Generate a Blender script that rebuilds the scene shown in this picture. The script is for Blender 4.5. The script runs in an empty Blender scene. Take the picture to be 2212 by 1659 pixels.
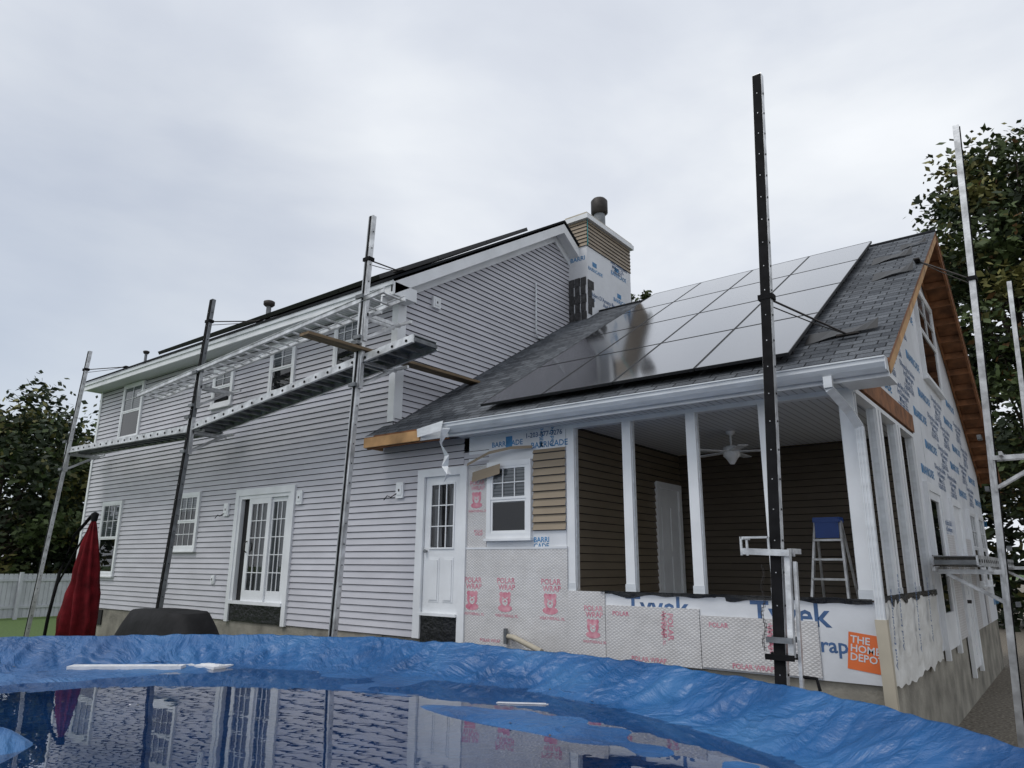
import bpy, math, random
from mathutils import Vector, Matrix, noise
random.seed(7)
S=bpy.context.scene
COL=S.collection
V3=Vector
# ------------------------------------------------------------------ materials
def nt(name):
    m=bpy.data.materials.new(name);m.use_nodes=True
    t=m.node_tree;b=t.nodes["Principled BSDF"];return m,t,b
def N(t,ty,**k):
    n=t.nodes.new(ty)
    for a,v in k.items(): setattr(n,a,v)
    return n
def noise_node(t,scale,detail=4,stretch=None,coord="Object"):
    tc=N(t,"ShaderNodeTexCoord");n=N(t,"ShaderNodeTexNoise")
    n.inputs["Scale"].default_value=scale;n.inputs["Detail"].default_value=detail
    if stretch:
        mp=N(t,"ShaderNodeMapping");mp.inputs["Scale"].default_value=stretch
        t.links.new(tc.outputs[coord],mp.inputs[0]);t.links.new(mp.outputs[0],n.inputs["Vector"])
    else: t.links.new(tc.outputs[coord],n.inputs["Vector"])
    return n
def ramp(t,src,stops):
    r=N(t,"ShaderNodeValToRGB");e=r.color_ramp.elements
    while len(e)<len(stops): e.new(.5)
    for i,(p,c) in enumerate(stops):
        e[i].position=p;e[i].color=(c[0],c[1],c[2],1)
    t.links.new(src,r.inputs[0]);return r
def M(name,col,rough=.6,metal=0,var=.15,vs=3,bump=0,bs=40,col2=None,stretch=None,spec=None,lo=.3,hi=.7,bstretch=None):
    m,t,b=nt(name)
    n=noise_node(t,vs,5,stretch)
    c1=[c*(1-var) for c in col];c2=col2 or [min(1,c*(1+var)) for c in col]
    r=ramp(t,n.outputs["Fac"],[(lo,c1),(hi,c2)])
    t.links.new(r.outputs[0],b.inputs["Base Color"])
    b.inputs["Roughness"].default_value=rough;b.inputs["Metallic"].default_value=metal
    if spec is not None:b.inputs["Specular IOR Level"].default_value=spec
    if bump:
        n2=noise_node(t,bs,5,bstretch);bp=N(t,"ShaderNodeBump");bp.inputs["Strength"].default_value=bump
        bp.inputs["Distance"].default_value=.02
        t.links.new(n2.outputs["Fac"],bp.inputs["Height"]);t.links.new(bp.outputs[0],b.inputs["Normal"])
    return m
m_sid=M("grey_vinyl",(.50,.50,.54),.45,var=.10,vs=1.1,stretch=(1,1,3),bump=.05,bs=30)
m_lip=M("vinyl_lip_shadow",(.05,.05,.06),.8,var=.3)  # shadow line under each clapboard row, painted in as a dark lip
m_tan=M("tan_vinyl",(.27,.215,.15),.5,var=.12,vs=1.5,stretch=(1,1,4))
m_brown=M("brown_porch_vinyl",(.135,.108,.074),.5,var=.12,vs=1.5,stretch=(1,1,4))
m_brown2=M("brown_porch_vinyl_shaded_wall",(.070,.055,.038),.55,var=.12,vs=1.5,stretch=(1,1,4))  # same siding as m_brown, with the back wall's shade put into the colour
m_white=M("white_trim",(.73,.75,.77),.4,var=.09,vs=2)
m_white2=M("white_aluminium_gutter",(.60,.63,.66),.3,var=.14,vs=3,stretch=(1,4,4))
m_conc=M("concrete",(.25,.235,.20),.9,var=.4,vs=2.5,bump=.5,bs=25)
m_black=M("black_flashing",(.012,.012,.014),.25,var=.3,vs=6,bump=.6,bs=14)
m_dark=M("dark_interior",(.012,.012,.013),.9)
m_alu=M("scuffed_aluminium",(.56,.57,.58),.42,metal=.7,var=.35,vs=6,bump=.15,bs=30)
m_aludark=M("dull_steel",(.18,.19,.20),.5,metal=.6,var=.4,vs=5,bump=.2,bs=30)
m_rub=M("black_rubber",(.008,.008,.009),.85,var=.4,vs=8,spec=.15)
m_wood=M("weathered_plank",(.17,.12,.07),.85,var=.45,vs=2.5,stretch=(5,1,5),bump=.3,bs=30)
m_pine=M("raw_pine",(.40,.23,.10),.75,var=.4,vs=3,bump=.1,bs=30)
m_osb=M("stained_sheathing",(.20,.085,.035),.8,var=.45,vs=5,bump=.2,bs=20)
m_wrap=M("white_house_wrap",(.66,.68,.71),.45,var=.10,vs=1.6,bump=.5,bs=3.0)
m_wrapc=M("crumpled_house_wrap",(.66,.66,.64),.45,var=.12,vs=4,bump=1.0,bs=9)
m_blue=M("blue_print",(.04,.20,.42),.5,var=.3,vs=9)
m_navy=M("navy_print",(.05,.11,.24),.5,var=.3,vs=9)
m_pink=M("pink_print",(.66,.16,.25),.5,var=.25,vs=14,col2=(.66,.36,.41))
m_orange=M("orange_print",(.72,.16,.04),.5,var=.1)
m_frame=M("panel_black_frame",(.008,.008,.009),.45)
m_red=M("red_canvas",(.12,.007,.011),.9,var=.45,vs=5,bump=.3,bs=30,spec=.2)
m_cover=M("black_cover",(.010,.010,.011),.7,var=.5,vs=3,bump=.5,bs=8,spec=.2)
m_bluepl=M("blue_plastic",(.01,.06,.28),.4)
m_green=M("leaf_green",(.050,.075,.020),.7,var=.4,vs=1)
m_green2=M("leaf_dark",(.018,.032,.011),.7,var=.4,vs=1)
m_green3=M("leaf_autumn",(.12,.115,.03),.7,var=.4,vs=1)
m_rust=M("leaf_rust",(.13,.065,.02),.7,var=.3,vs=1)
m_bark=M("bark",(.07,.055,.042),.95,var=.4,vs=6,bump=.6,bs=12)
m_fence=M("white_fence_vinyl",(.50,.51,.55),.5,var=.1)
m_pipe=M("dark_metal_cap",(.04,.035,.033),.6,metal=.4,var=.4,vs=6)
m_curtain=M("pale_curtain",(.42,.42,.42),.9,var=.35,vs=5,stretch=(8,8,.3))
m_stone=M("shingle_patch",(.05,.05,.052),.9,var=.5,vs=9,bump=.6,bs=20)
m_taped=M("beige_downspout",(.42,.38,.30),.4,var=.12)
m_foam=M("white_foam",(.66,.67,.69),.7,var=.1,vs=8,bump=.2)
m_tape=M("teal_strap",(.02,.30,.32),.5)
def mk_foamwrap():
    m,t,b=nt("perforated_insulation_wrap")
    tc=N(t,"ShaderNodeTexCoord")
    outs=[]
    for ang in (33,-33):
        mp=N(t,"ShaderNodeMapping");mp.inputs["Rotation"].default_value=(0,math.radians(ang),0)
        t.links.new(tc.outputs["Object"],mp.inputs[0])
        w=N(t,"ShaderNodeTexWave",bands_direction='Z');w.inputs["Scale"].default_value=9.5;w.inputs["Distortion"].default_value=1.6;w.inputs["Detail"].default_value=2
        t.links.new(mp.outputs[0],w.inputs["Vector"]);outs.append(w.outputs["Fac"])
    mx=N(t,"ShaderNodeMath",operation='MAXIMUM');t.links.new(outs[0],mx.inputs[0]);t.links.new(outs[1],mx.inputs[1])
    n=noise_node(t,2.2,6);ad=N(t,"ShaderNodeMath",operation='MULTIPLY_ADD');t.links.new(n.outputs["Fac"],ad.inputs[0]);ad.inputs[1].default_value=.5;t.links.new(mx.outputs[0],ad.inputs[2])
    r=ramp(t,ad.outputs[0],[(.6,(.63,.63,.635)),(.95,(.65,.645,.64)),(1.0,(.54,.53,.53))])
    st=noise_node(t,3,5);r2=ramp(t,st.outputs["Fac"],[(.3,(.86,.85,.84)),(.65,(1,1,1))])
    mm=N(t,"ShaderNodeMix",data_type='RGBA',blend_type='MULTIPLY');mm.inputs[0].default_value=1
    t.links.new(r.outputs[0],mm.inputs[6]);t.links.new(r2.outputs[0],mm.inputs[7])
    t.links.new(mm.outputs[2],b.inputs["Base Color"]);b.inputs["Roughness"].default_value=.5
    bp=N(t,"ShaderNodeBump");bp.inputs["Strength"].default_value=.3;bp.inputs["Distance"].default_value=.012
    n3=noise_node(t,5,5);a2=N(t,"ShaderNodeMath",operation='MULTIPLY_ADD');t.links.new(n3.outputs["Fac"],a2.inputs[0]);a2.inputs[1].default_value=5;t.links.new(mx.outputs[0],a2.inputs[2])
    t.links.new(a2.outputs[0],bp.inputs["Height"]);t.links.new(bp.outputs[0],b.inputs["Normal"])
    return m
m_foamwrap=mk_foamwrap()
def mk_shingle():
    m,t,b=nt("asphalt_shingles")
    tc=N(t,"ShaderNodeTexCoord");br=N(t,"ShaderNodeTexBrick")
    t.links.new(tc.outputs["UV"],br.inputs["Vector"])
    br.inputs["Scale"].default_value=1;br.inputs["Brick Width"].default_value=.26;br.inputs["Row Height"].default_value=.143
    br.inputs["Mortar Size"].default_value=.009;br.inputs["Color1"].default_value=(.125,.135,.15,1);br.inputs["Color2"].default_value=(.055,.061,.071,1);br.inputs["Mortar"].default_value=(.012,.014,.017,1)
    br.inputs["Bias"].default_value=0;br.offset=.37
    n=noise_node(t,60,3);n2=noise_node(t,1.1,4)
    mx=N(t,"ShaderNodeMix",data_type='RGBA',blend_type='MULTIPLY');mx.inputs[0].default_value=1
    r=ramp(t,n.outputs["Fac"],[(.3,(.65,.65,.65)),(.7,(1.3,1.3,1.3))])
    t.links.new(br.outputs["Color"],mx.inputs[6]);t.links.new(r.outputs[0],mx.inputs[7])
    mx2=N(t,"ShaderNodeMix",data_type='RGBA',blend_type='MULTIPLY');mx2.inputs[0].default_value=1
    r2=ramp(t,n2.outputs["Fac"],[(.3,(.8,.8,.8)),(.7,(1.2,1.2,1.2))])
    t.links.new(mx.outputs[2],mx2.inputs[6]);t.links.new(r2.outputs[0],mx2.inputs[7])
    t.links.new(mx2.outputs[2],b.inputs["Base Color"]);b.inputs["Roughness"].default_value=.95;b.inputs["Specular IOR Level"].default_value=.25
    bp=N(t,"ShaderNodeBump");bp.inputs["Strength"].default_value=.7;bp.inputs["Distance"].default_value=.012
    iv=N(t,"ShaderNodeMath",operation='SUBTRACT');iv.inputs[0].default_value=1;t.links.new(br.outputs["Fac"],iv.inputs[1])
    t.links.new(iv.outputs[0],bp.inputs["Height"]);t.links.new(bp.outputs[0],b.inputs["Normal"])
    return m
m_shin=mk_shingle()
def mk_solar():
    m,t,b=nt("solar_glass")
    tc=N(t,"ShaderNodeTexCoord");br=N(t,"ShaderNodeTexBrick");t.links.new(tc.outputs["UV"],br.inputs["Vector"])
    br.offset=0;br.inputs["Scale"].default_value=1;br.inputs["Brick Width"].default_value=.166;br.inputs["Row Height"].default_value=.083
    br.inputs["Mortar Size"].default_value=.0015;br.inputs["Color1"].default_value=(.006,.007,.010,1);br.inputs["Color2"].default_value=(.008,.009,.012,1);br.inputs["Mortar"].default_value=(.02,.021,.026,1)
    t.links.new(br.outputs["Color"],b.inputs["Base Color"])
    n=noise_node(t,2,3);r=ramp(t,n.outputs["Fac"],[(.3,(.08,)*3),(.7,(.12,)*3)]);t.links.new(r.outputs[0],b.inputs["Roughness"])
    b.inputs["IOR"].default_value=2.0
    b.inputs["Coat Weight"].default_value=1;b.inputs["Coat IOR"].default_value=1.75;b.inputs["Coat Roughness"].default_value=.09
    return m
m_solar=mk_solar()
def mk_glass(name,tint,ior=1.5,rough=.01,bump=None):
    m=bpy.data.materials.new(name);m.use_nodes=True;t=m.node_tree;t.nodes.clear()
    o=N(t,"ShaderNodeOutputMaterial");tr=N(t,"ShaderNodeBsdfTransparent");g=N(t,"ShaderNodeBsdfGlossy");mi=N(t,"ShaderNodeMixShader");fr=N(t,"ShaderNodeFresnel")
    g.inputs[0].default_value=(1,1,1,1)
    tr.inputs[0].default_value=tint;g.inputs["Roughness"].default_value=rough;fr.inputs[0].default_value=ior
    t.links.new(fr.outputs[0],mi.inputs[0]);t.links.new(tr.outputs[0],mi.inputs[1]);t.links.new(g.outputs[0],mi.inputs[2]);t.links.new(mi.outputs[0],o.inputs[0])
    if bump:
        n=noise_node(t,bump[0],3,bump[2] if len(bump)>2 else None);bp=N(t,"ShaderNodeBump");bp.inputs["Strength"].default_value=bump[1];bp.inputs["Distance"].default_value=.02
        t.links.new(n.outputs["Fac"],bp.inputs["Height"])
        for q in (g,fr): t.links.new(bp.outputs[0],q.inputs["Normal"])
    return m
m_glass=mk_glass("window_glass",(.55,.58,.6,1),1.6)
m_water=mk_glass("pool_water",(.70,.82,.92,1),1.85,.0,(2.0,.10))
def mk_blind():
    m,t,b=nt("window_blind");tc=N(t,"ShaderNodeTexCoord");w=N(t,"ShaderNodeTexWave",bands_direction='Z');w.inputs["Scale"].default_value=6.5
    t.links.new(tc.outputs["Object"],w.inputs["Vector"]);r=ramp(t,w.outputs["Fac"],[(.0,(.25,.26,.28)),(.5,(.6,.62,.64))])
    t.links.new(r.outputs[0],b.inputs["Base Color"]);return m
m_blind=mk_blind()
def mk_bead():
    m,t,b=nt("white_beadboard_soffit");tc=N(t,"ShaderNodeTexCoord");w=N(t,"ShaderNodeTexWave",bands_direction='X');w.inputs["Scale"].default_value=3.2
    t.links.new(tc.outputs["Object"],w.inputs["Vector"]);r=ramp(t,w.outputs["Fac"],[(.0,(.3,.3,.31)),(.12,(.62,.64,.66))])
    t.links.new(r.outputs[0],b.inputs["Base Color"]);b.inputs["Roughness"].default_value=.5;return m
m_bead=mk_bead()
def mk_tarp():
    m,t,b=nt("blue_tarpaulin")
    n=noise_node(t,1.1,7);r=ramp(t,n.outputs["Fac"],[(.3,(.008,.058,.18)),(.52,(.017,.102,.28)),(.75,(.05,.165,.36))])
    t.links.new(r.outputs[0],b.inputs["Base Color"]);b.inputs["Roughness"].default_value=.36;b.inputs["Specular IOR Level"].default_value=.5
    a=noise_node(t,2.6,9);a.inputs["Distortion"].default_value=1.6
    v=noise_node(t,.8,7,(1,1.6,1));v.inputs["Distortion"].default_value=3.0
    rd=N(t,"ShaderNodeMath",operation='ABSOLUTE');sb=N(t,"ShaderNodeMath",operation='SUBTRACT');sb.inputs[1].default_value=.5
    t.links.new(v.outputs["Fac"],sb.inputs[0]);t.links.new(sb.outputs[0],rd.inputs[0])
    ad=N(t,"ShaderNodeMath",operation='MULTIPLY_ADD');t.links.new(rd.outputs[0],ad.inputs[0]);ad.inputs[1].default_value=-3;t.links.new(a.outputs["Fac"],ad.inputs[2])
    bp=N(t,"ShaderNodeBump");bp.inputs["Strength"].default_value=.75;bp.inputs["Distance"].default_value=.05
    t.links.new(ad.outputs[0],bp.inputs["Height"]);t.links.new(bp.outputs[0],b.inputs["Normal"])
    return m
m_tarp=mk_tarp()
def mk_ground():
    m,t,b=nt("lawn_and_gravel")
    tc=N(t,"ShaderNodeTexCoord");sx=N(t,"ShaderNodeSeparateXYZ");t.links.new(tc.outputs["Object"],sx.inputs[0])
    n=noise_node(t,.6,5);g=noise_node(t,14,6)
    gr=ramp(t,g.outputs["Fac"],[(.3,(.035,.07,.014)),(.7,(.09,.15,.035))])
    st=noise_node(t,22,6);gv=ramp(t,st.outputs["Fac"],[(.3,(.06,.05,.04)),(.5,(.16,.14,.11)),(.7,(.30,.27,.23))])
    ad=N(t,"ShaderNodeMath",operation='MULTIPLY_ADD');t.links.new(n.outputs["Fac"],ad.inputs[0]);ad.inputs[1].default_value=3;t.links.new(sx.outputs[0],ad.inputs[2])
    mr=N(t,"ShaderNodeMapRange");mr.inputs[1].default_value=-9.5;mr.inputs[2].default_value=-8.7;t.links.new(ad.outputs[0],mr.inputs[0])
    mx=N(t,"ShaderNodeMix",data_type='RGBA');t.links.new(mr.outputs[0],mx.inputs[0]);t.links.new(gr.outputs[0],mx.inputs[6]);t.links.new(gv.outputs[0],mx.inputs[7])
    t.links.new(mx.outputs[2],b.inputs["Base Color"]);b.inputs["Roughness"].default_value=.95
    bp=N(t,"ShaderNodeBump");bp.inputs["Strength"].default_value=.8;t.links.new(st.outputs["Fac"],bp.inputs["Height"]);t.links.new(bp.outputs[0],b.inputs["Normal"])
    return m
m_ground=mk_ground()
# ------------------------------------------------------------------ mesh builder
class Fr:
    def __init__(s,o,U,Vv,Nn): s.o=V3(o);s.U=V3(U);s.V=V3(Vv);s.N=V3(Nn)
    def p(s,u,v,n=0): return s.o+s.U*u+s.V*v+s.N*n
FAC=Fr((0,8.2,0),(1,0,0),(0,0,1),(0,-1,0))
RGT=Fr((-1.67,0,0),(0,1,0),(0,0,1),(1,0,0))
GAB=Fr((-8.96,0,0),(0,1,0),(0,0,1),(1,0,0))
PLF=Fr((-5.4,0,0),(0,1,0),(0,0,1),(1,0,0))
PBK=Fr((0,11.8,0),(1,0,0),(0,0,1),(0,-1,0))
class MB:
    def __init__(s): s.v=[];s.f=[];s.uv=[];s.mi=[];s.mats=[];s.sm=[]
    def m(s,mat):
        if mat not in s.mats:s.mats.append(mat)
        return s.mats.index(mat)
    def face(s,pts,mat,uv=None,smooth=False):
        b=len(s.v);s.v+= [tuple(p) for p in pts];s.f.append(tuple(range(b,b+len(pts))))
        s.uv.append(uv or [(0,0)]*len(pts));s.mi.append(s.m(mat));s.sm.append(smooth)
    def hexa(s,c,mat):
        for q in ((3,2,1,0),(4,5,6,7),(0,1,5,4),(1,2,6,5),(2,3,7,6),(3,0,4,7)):
            s.face([c[i] for i in q],mat)
    def box(s,x0,x1,y0,y1,z0,z1,mat):
        s.hexa([V3(p) for p in ((x0,y0,z0),(x1,y0,z0),(x1,y1,z0),(x0,y1,z0),(x0,y0,z1),(x1,y0,z1),(x1,y1,z1),(x0,y1,z1))],mat)
    def fbox(s,fr,u0,u1,v0,v1,n0,n1,mat):
        c=[fr.p(*q) for q in ((u0,v0,n0),(u1,v0,n0),(u1,v0,n1),(u0,v0,n1),(u0,v1,n0),(u1,v1,n0),(u1,v1,n1),(u0,v1,n1))]
        s.hexa(c,mat)
    def beam(s,p,q,w,h,mat,up=(0,0,1)):
        p=V3(p);q=V3(q);d=(q-p).normalized();up=V3(up)
        sd=d.cross(up).normalized();u=sd.cross(d).normalized();a=sd*w/2;b=u*h/2
        s.hexa([p-a-b,p+a-b,q+a-b,q-a-b,p-a+b,p+a+b,q+a+b,q-a+b],mat)
    def tube(s,pts,rad,mat,n=10,caps=True):
        pts=[V3(p) for p in pts]
        if not isinstance(rad,(list,tuple)): rad=[rad]*len(pts)
        rings=[]
        for i,p in enumerate(pts):
            d=(pts[min(i+1,len(pts)-1)]-pts[max(i-1,0)]).normalized()
            ref=V3((0,0,1)) if abs(d.z)<.9 else V3((1,0,0))
            a=d.cross(ref).normalized();b=d.cross(a).normalized()
            rings.append([p+(a*math.cos(2*math.pi*k/n)+b*math.sin(2*math.pi*k/n))*rad[i] for k in range(n)])
        base=len(s.v)
        for r in rings: s.v+=[tuple(x) for x in r]
        for i in range(len(rings)-1):
            for k in range(n):
                k2=(k+1)%n
                s.f.append((base+i*n+k,base+i*n+k2,base+(i+1)*n+k2,base+(i+1)*n+k));s.uv.append([(0,0)]*4);s.mi.append(s.m(mat));s.sm.append(True)
        if caps:
            s.face(rings[0],mat);s.face(rings[-1][::-1],mat)
    def siding(s,fr,rng,z0,z1,mat,h=.108,dep=.024,lip=None):
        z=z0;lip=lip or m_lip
        while z<z1-.01:
            zt=min(z+h,z1);g=.018
            for (a0,a1,b0,b1) in rng(z,zt):
                if a1-a0<.01 and b1-b0<.01: continue
                s.face([fr.p(a0,z+.004,dep),fr.p(a1,z+.004,dep),fr.p(b1,zt-g*.4,.003),fr.p(b0,zt-g*.4,.003)],mat)
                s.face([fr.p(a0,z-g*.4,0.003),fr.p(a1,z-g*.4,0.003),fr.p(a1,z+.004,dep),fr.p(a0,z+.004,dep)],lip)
            z=zt
    def text(s,key,o,U,Vv,sc,mat):
        vs,fs=TX(key);o=V3(o);U=V3(U).normalized()*sc;Vv=V3(Vv).normalized()*sc
        b=len(s.v);s.v+=[tuple(o+U*a[0]+Vv*a[1]) for a in vs];k=s.m(mat)
        for f in fs:
            s.f.append(tuple(b+i for i in f));s.uv.append([(0,0)]*len(f));s.mi.append(k);s.sm.append(False)
    def obj(s,name,parent=None,origin=(0,0,0),**props):
        o=V3(origin);me=bpy.data.meshes.new(name)
        me.from_pydata([(a[0]-o.x,a[1]-o.y,a[2]-o.z) for a in s.v],[],s.f)
        for m in s.mats: me.materials.append(m)
        me.polygons.foreach_set("material_index",s.mi);me.polygons.foreach_set("use_smooth",s.sm)
        ul=me.uv_layers.new(name="UVMap");flat=[]
        for u in s.uv:
            for a in u: flat+= [a[0],a[1]]
        ul.data.foreach_set("uv",flat)
        me.validate();me.update()
        ob=bpy.data.objects.new(name,me);COL.objects.link(ob)
        if parent is not None:
            ob.parent=parent;ob.location=o-WL(parent)
        else: ob.location=o
        for k,v in props.items(): ob[k]=v
        return ob
def WL(o):
    l=V3(o.location)
    while o.parent: o=o.parent;l+=V3(o.location)
    return l
_tx={}
def TX(key):
    if key not in _tx:
        cu=bpy.data.curves.new("tmp","FONT");cu.body=key;cu.size=1;cu.align_x='LEFT';cu.resolution_u=2;cu.space_line=.85
        cu.offset=.018
        o=bpy.data.objects.new("tmp",cu);COL.objects.link(o);bpy.context.view_layer.update()
        me=bpy.data.meshes.new_from_object(o.evaluated_get(bpy.context.evaluated_depsgraph_get()))
        _tx[key]=([tuple(v.co) for v in me.vertices],[tuple(p.vertices) for p in me.polygons])
        bpy.data.objects.remove(o);bpy.data.curves.remove(cu);bpy.data.meshes.remove(me)
    return _tx[key]
def empty(name,loc,**props):
    o=bpy.data.objects.new(name,None);o.location=loc;COL.objects.link(o);o.empty_display_size=.2
    for k,v in props.items():o[k]=v
    return o
def rect(u0,u1): return lambda a,b:[(u0,u1,u0,u1)]
def rects(spans,holes):
    def fn(a,b):
        segs=[spans]
        for (h0,h1,z0,z1) in holes:
            if b>z0+.02 and a<z1-.02:
                ns=[]
                for (p,q) in segs:
                    if h1<=p or h0>=q: ns.append((p,q));continue
                    if h0>p: ns.append((p,h0))
                    if h1<q: ns.append((h1,q))
                segs=ns
        return [(p,q,p,q) for p,q in segs]
    return fn
# ------------------------------------------------------------------ HOUSE
house=empty("house",(-9,8.2,-.4),label="grey two storey house with unfinished porch addition and solar panels",category="house")
SL=.61
def rz(y): return .61*y-.924
RY,RZ=14.30,7.80
XO=-1.22
b=MB()
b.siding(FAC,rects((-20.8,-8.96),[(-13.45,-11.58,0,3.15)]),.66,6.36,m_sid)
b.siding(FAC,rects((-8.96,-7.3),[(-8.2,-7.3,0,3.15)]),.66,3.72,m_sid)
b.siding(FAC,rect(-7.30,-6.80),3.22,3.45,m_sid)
b.obj("front_wall",house)
b=MB();b.box(-20.82,-20.72,8.16,8.3,.62,6.35,m_white);b.obj("corner_board",house,(-20.8,8.2,.62))
b=MB();b.box(-9.08,-8.925,8.16,8.195,4.12,6.35,m_white);b.box(-8.955,-8.925,8.195,8.36,4.18,6.5,m_white);b.obj("corner_board",house,(-9,8.2,4.12))
b=MB()
def grng(a,c):
    def L(z): return 8.2 if z<6.42 else 8.2+(z-6.42)/SL
    def Rr(z): return 18.0 if z<6.42 else 18.0-(z-6.42)/SL
    return [(L(a),max(L(a),Rr(a)),L(c),max(L(c),Rr(c)))]
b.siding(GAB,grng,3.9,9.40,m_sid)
b.obj("gable_wall",house)
b=MB()
b.box(-20.8,-8.98,8.2,8.25,-.4,.66,m_conc)
b.box(-20.8,-20.72,8.25,18,-.4,6.4,m_sid);b.box(-20.8,-8.98,17.95,18,-.4,6.4,m_sid)
b.face([V3((-20.8,8.2,6.4)),V3((-20.8,18,6.4)),V3((-20.8,13.1,9.38))],m_sid)
b.box(-20.7,-9.0,8.26,8.3,.66,6.4,m_dark)
b.obj("wall",house)
b=MB();b.box(-8.98,-1.69,8.22,8.45,-.45,.66,m_conc);b.box(-1.95,-1.69,8.45,20.4,-.7,.66,m_conc);b.box(-8.98,-1.95,20.1,20.4,-.7,.66,m_conc)
b.obj("foundation",house)
b=MB();b.fbox(FAC,-19.7,-18.9,.28,.62,-.0,.03,m_dark);b.obj("basement_window",house)
b=MB()
y0,ym,y1=7.72,13.1,18.48;zE=6.55;zR=zE+SL*(ym-y0);x0,x1=-21.05,-8.62
def roofslab(b,x0,x1,y0,z0,ym,zr,y1,z1,th,mt,mb):
    L=math.hypot(ym-y0,zr-z0);L2=math.hypot(y1-ym,zr-z1)
    b.face([V3((x0,y0,z0)),V3((x1,y0,z0)),V3((x1,ym,zr)),V3((x0,ym,zr))],mt,[(x0,0),(x1,0),(x1,L),(x0,L)])
    b.face([V3((x0,ym,zr)),V3((x1,ym,zr)),V3((x1,y1,z1)),V3((x0,y1,z1))],mt,[(x0,L2),(x1,L2),(x1,0),(x0,0)])
    b.face([V3((x0,ym,zr-th)),V3((x1,ym,zr-th)),V3((x1,y0,z0-th)),V3((x0,y0,z0-th))],mb)
    b.face([V3((x0,y1,z1-th)),V3((x1,y1,z1-th)),V3((x1,ym,zr-th)),V3((x0,ym,zr-th))],mb)
    for y,z in ((y0,z0),(y1,z1)): b.face([V3((x0,y,z-th)),V3((x1,y,z-th)),V3((x1,y,z)),V3((x0,y,z))],mb)
    for x in (x0,x1):
        b.face([V3((x,y0,z0-th)),V3((x,ym,zr-th)),V3((x,ym,zr)),V3((x,y0,z0))],mb);b.face([V3((x,ym,zr-th)),V3((x,y1,z1-th)),V3((x,y1,z1)),V3((x,ym,zr))],mb)
roofslab(b,x0,x1,y0,zE,ym,zR,y1,zE,.05,m_shin,m_shin)
roof=b.obj("roof",house)
b=MB()
b.box(-20.98,-8.66,7.76,7.80,6.30,6.50,m_white)
b.box(-20.98,-8.66,7.80,8.22,6.31,6.335,m_bead)
b.box(-20.98,-8.64,7.735,7.76,6.42,6.50,m_white2)
for (a,c) in (((7.76,6.50),(13.1,9.76)),((18.44,6.50),(13.1,9.76))):
    for X0,X1,t0,t1 in ((-8.70,-8.64,.03,.26),(-8.95,-8.70,.20,.235),(-8.95,-8.91,.24,.42)):
        pa=[V3((X,a[0],a[1]-t)) for X,t in ((X0,t1),(X1,t1),(X1,t0),(X0,t0))]
        pc=[V3((X,c[0],c[1]-t)) for X,t in ((X0,t1),(X1,t1),(X1,t0),(X0,t0))]
        b.hexa([pa[0],pa[1],pc[1],pc[0],pa[3],pa[2],pc[2],pc[3]],m_white)
b.box(-8.915,-8.64,7.801,8.32,6.25,6.48,m_white)
b.obj("fascia",house)
for (vx,vy,hh,rr) in ((-15.3,9.6,.36,1),(-19.9,8.8,.22,.6)):
    zz=zE+SL*(vy-y0)
    b=MB();b.tube([(vx,vy,zz-.1),(vx,vy,zz+hh)],.06*rr,m_aludark,12);b.tube([(vx,vy,zz+hh),(vx,vy,zz+hh+.04),(vx,vy,zz+hh+.12*rr),(vx,vy,zz+hh+.14*rr)],[.10*rr,.14*rr,.14*rr,.10*rr],m_pipe,14)
    b.obj("vent_pipe",house,(vx,vy,zz))
b=MB()
roofslab(b,-8.94,XO,7.76,rz(7.76),RY,RZ,20.84,rz(7.76),.05,m_shin,m_osb)
b.face([V3((-9.17,7.76,3.81)),V3((-8.94,7.76,3.81)),V3((-8.94,8.17,rz(8.17))),V3((-9.17,8.17,rz(8.17)))],m_shin,[(-9.17,0),(-8.94,0),(-8.94,.5),(-9.17,.5)])
b.box(-9.17,-8.94,7.76,8.16,3.70,3.79,m_osb)
aroof=b.obj("addition_roof",house)
b=MB();b.tube([(-8.9,RY,RZ-.01),(XO,RY,RZ-.01)],.05,m_shin,8);b.obj("ridge_cap",house)
for sgn in (0,1):
    def Y(y): return y if sgn==0 else 2*RY-y
    m=m_pine if sgn==0 else m_osb
    p=V3((XO-.03,Y(7.8),rz(7.8)-.12));q=V3((XO-.03,RY,RZ-.12))
    b=MB();b.beam(p,q,.04,.13,m)
    p=V3((-1.64,Y(7.8),rz(7.8)-.12));q=V3((-1.64,RY,RZ-.12));b.beam(p,q,.03,.11,m_osb)
    y=8.3
    while y<14.2:
        z=rz(y)-.12
        b.beam((-1.66,Y(y),z),(XO-.05,Y(y),z),.05,.12,m_osb);y+=.42
    b.obj("rake_board",house,(XO,Y(10),5),label="bare unpainted wooden rake board with lookouts")
b=MB()
b.box(-9.15,-7.85,7.74,7.78,3.62,3.78,m_pine);b.box(-9.13,-7.3,7.80,7.84,3.60,3.68,m_osb);b.box(-9.17,-9.13,7.78,8.16,3.62,3.70,m_pine)
b.obj("eave_board",house,(-9.1,7.8,3.6),label="exposed bare wood eave board without fascia metal")
for (x,y,l,w) in ((-1.75,12.6,.6,.3),(-1.6,11.4,.55,.3),(-1.85,8.75,.8,.24),(-1.5,13.3,.4,.2)):
    b=MB();z=rz(y)
    n=6
    for i in range(n):
        a=i/n;c=(i+1)/n
        pa=lambda t,s:V3((x-l/2+l*t,y+s*w/2*(1-.5*t)+.05*t,z+s*w/2*.61+.03+.10*t*t+.03*math.sin(5*t+s)))
        b.face([pa(a,-1),pa(c,-1),pa(c,1),pa(a,1)],m_frame)
    b.obj("curled_shingle",house,(x,y,z),label="dark shingle lifted and curled near roof edge")
b=MB()
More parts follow.
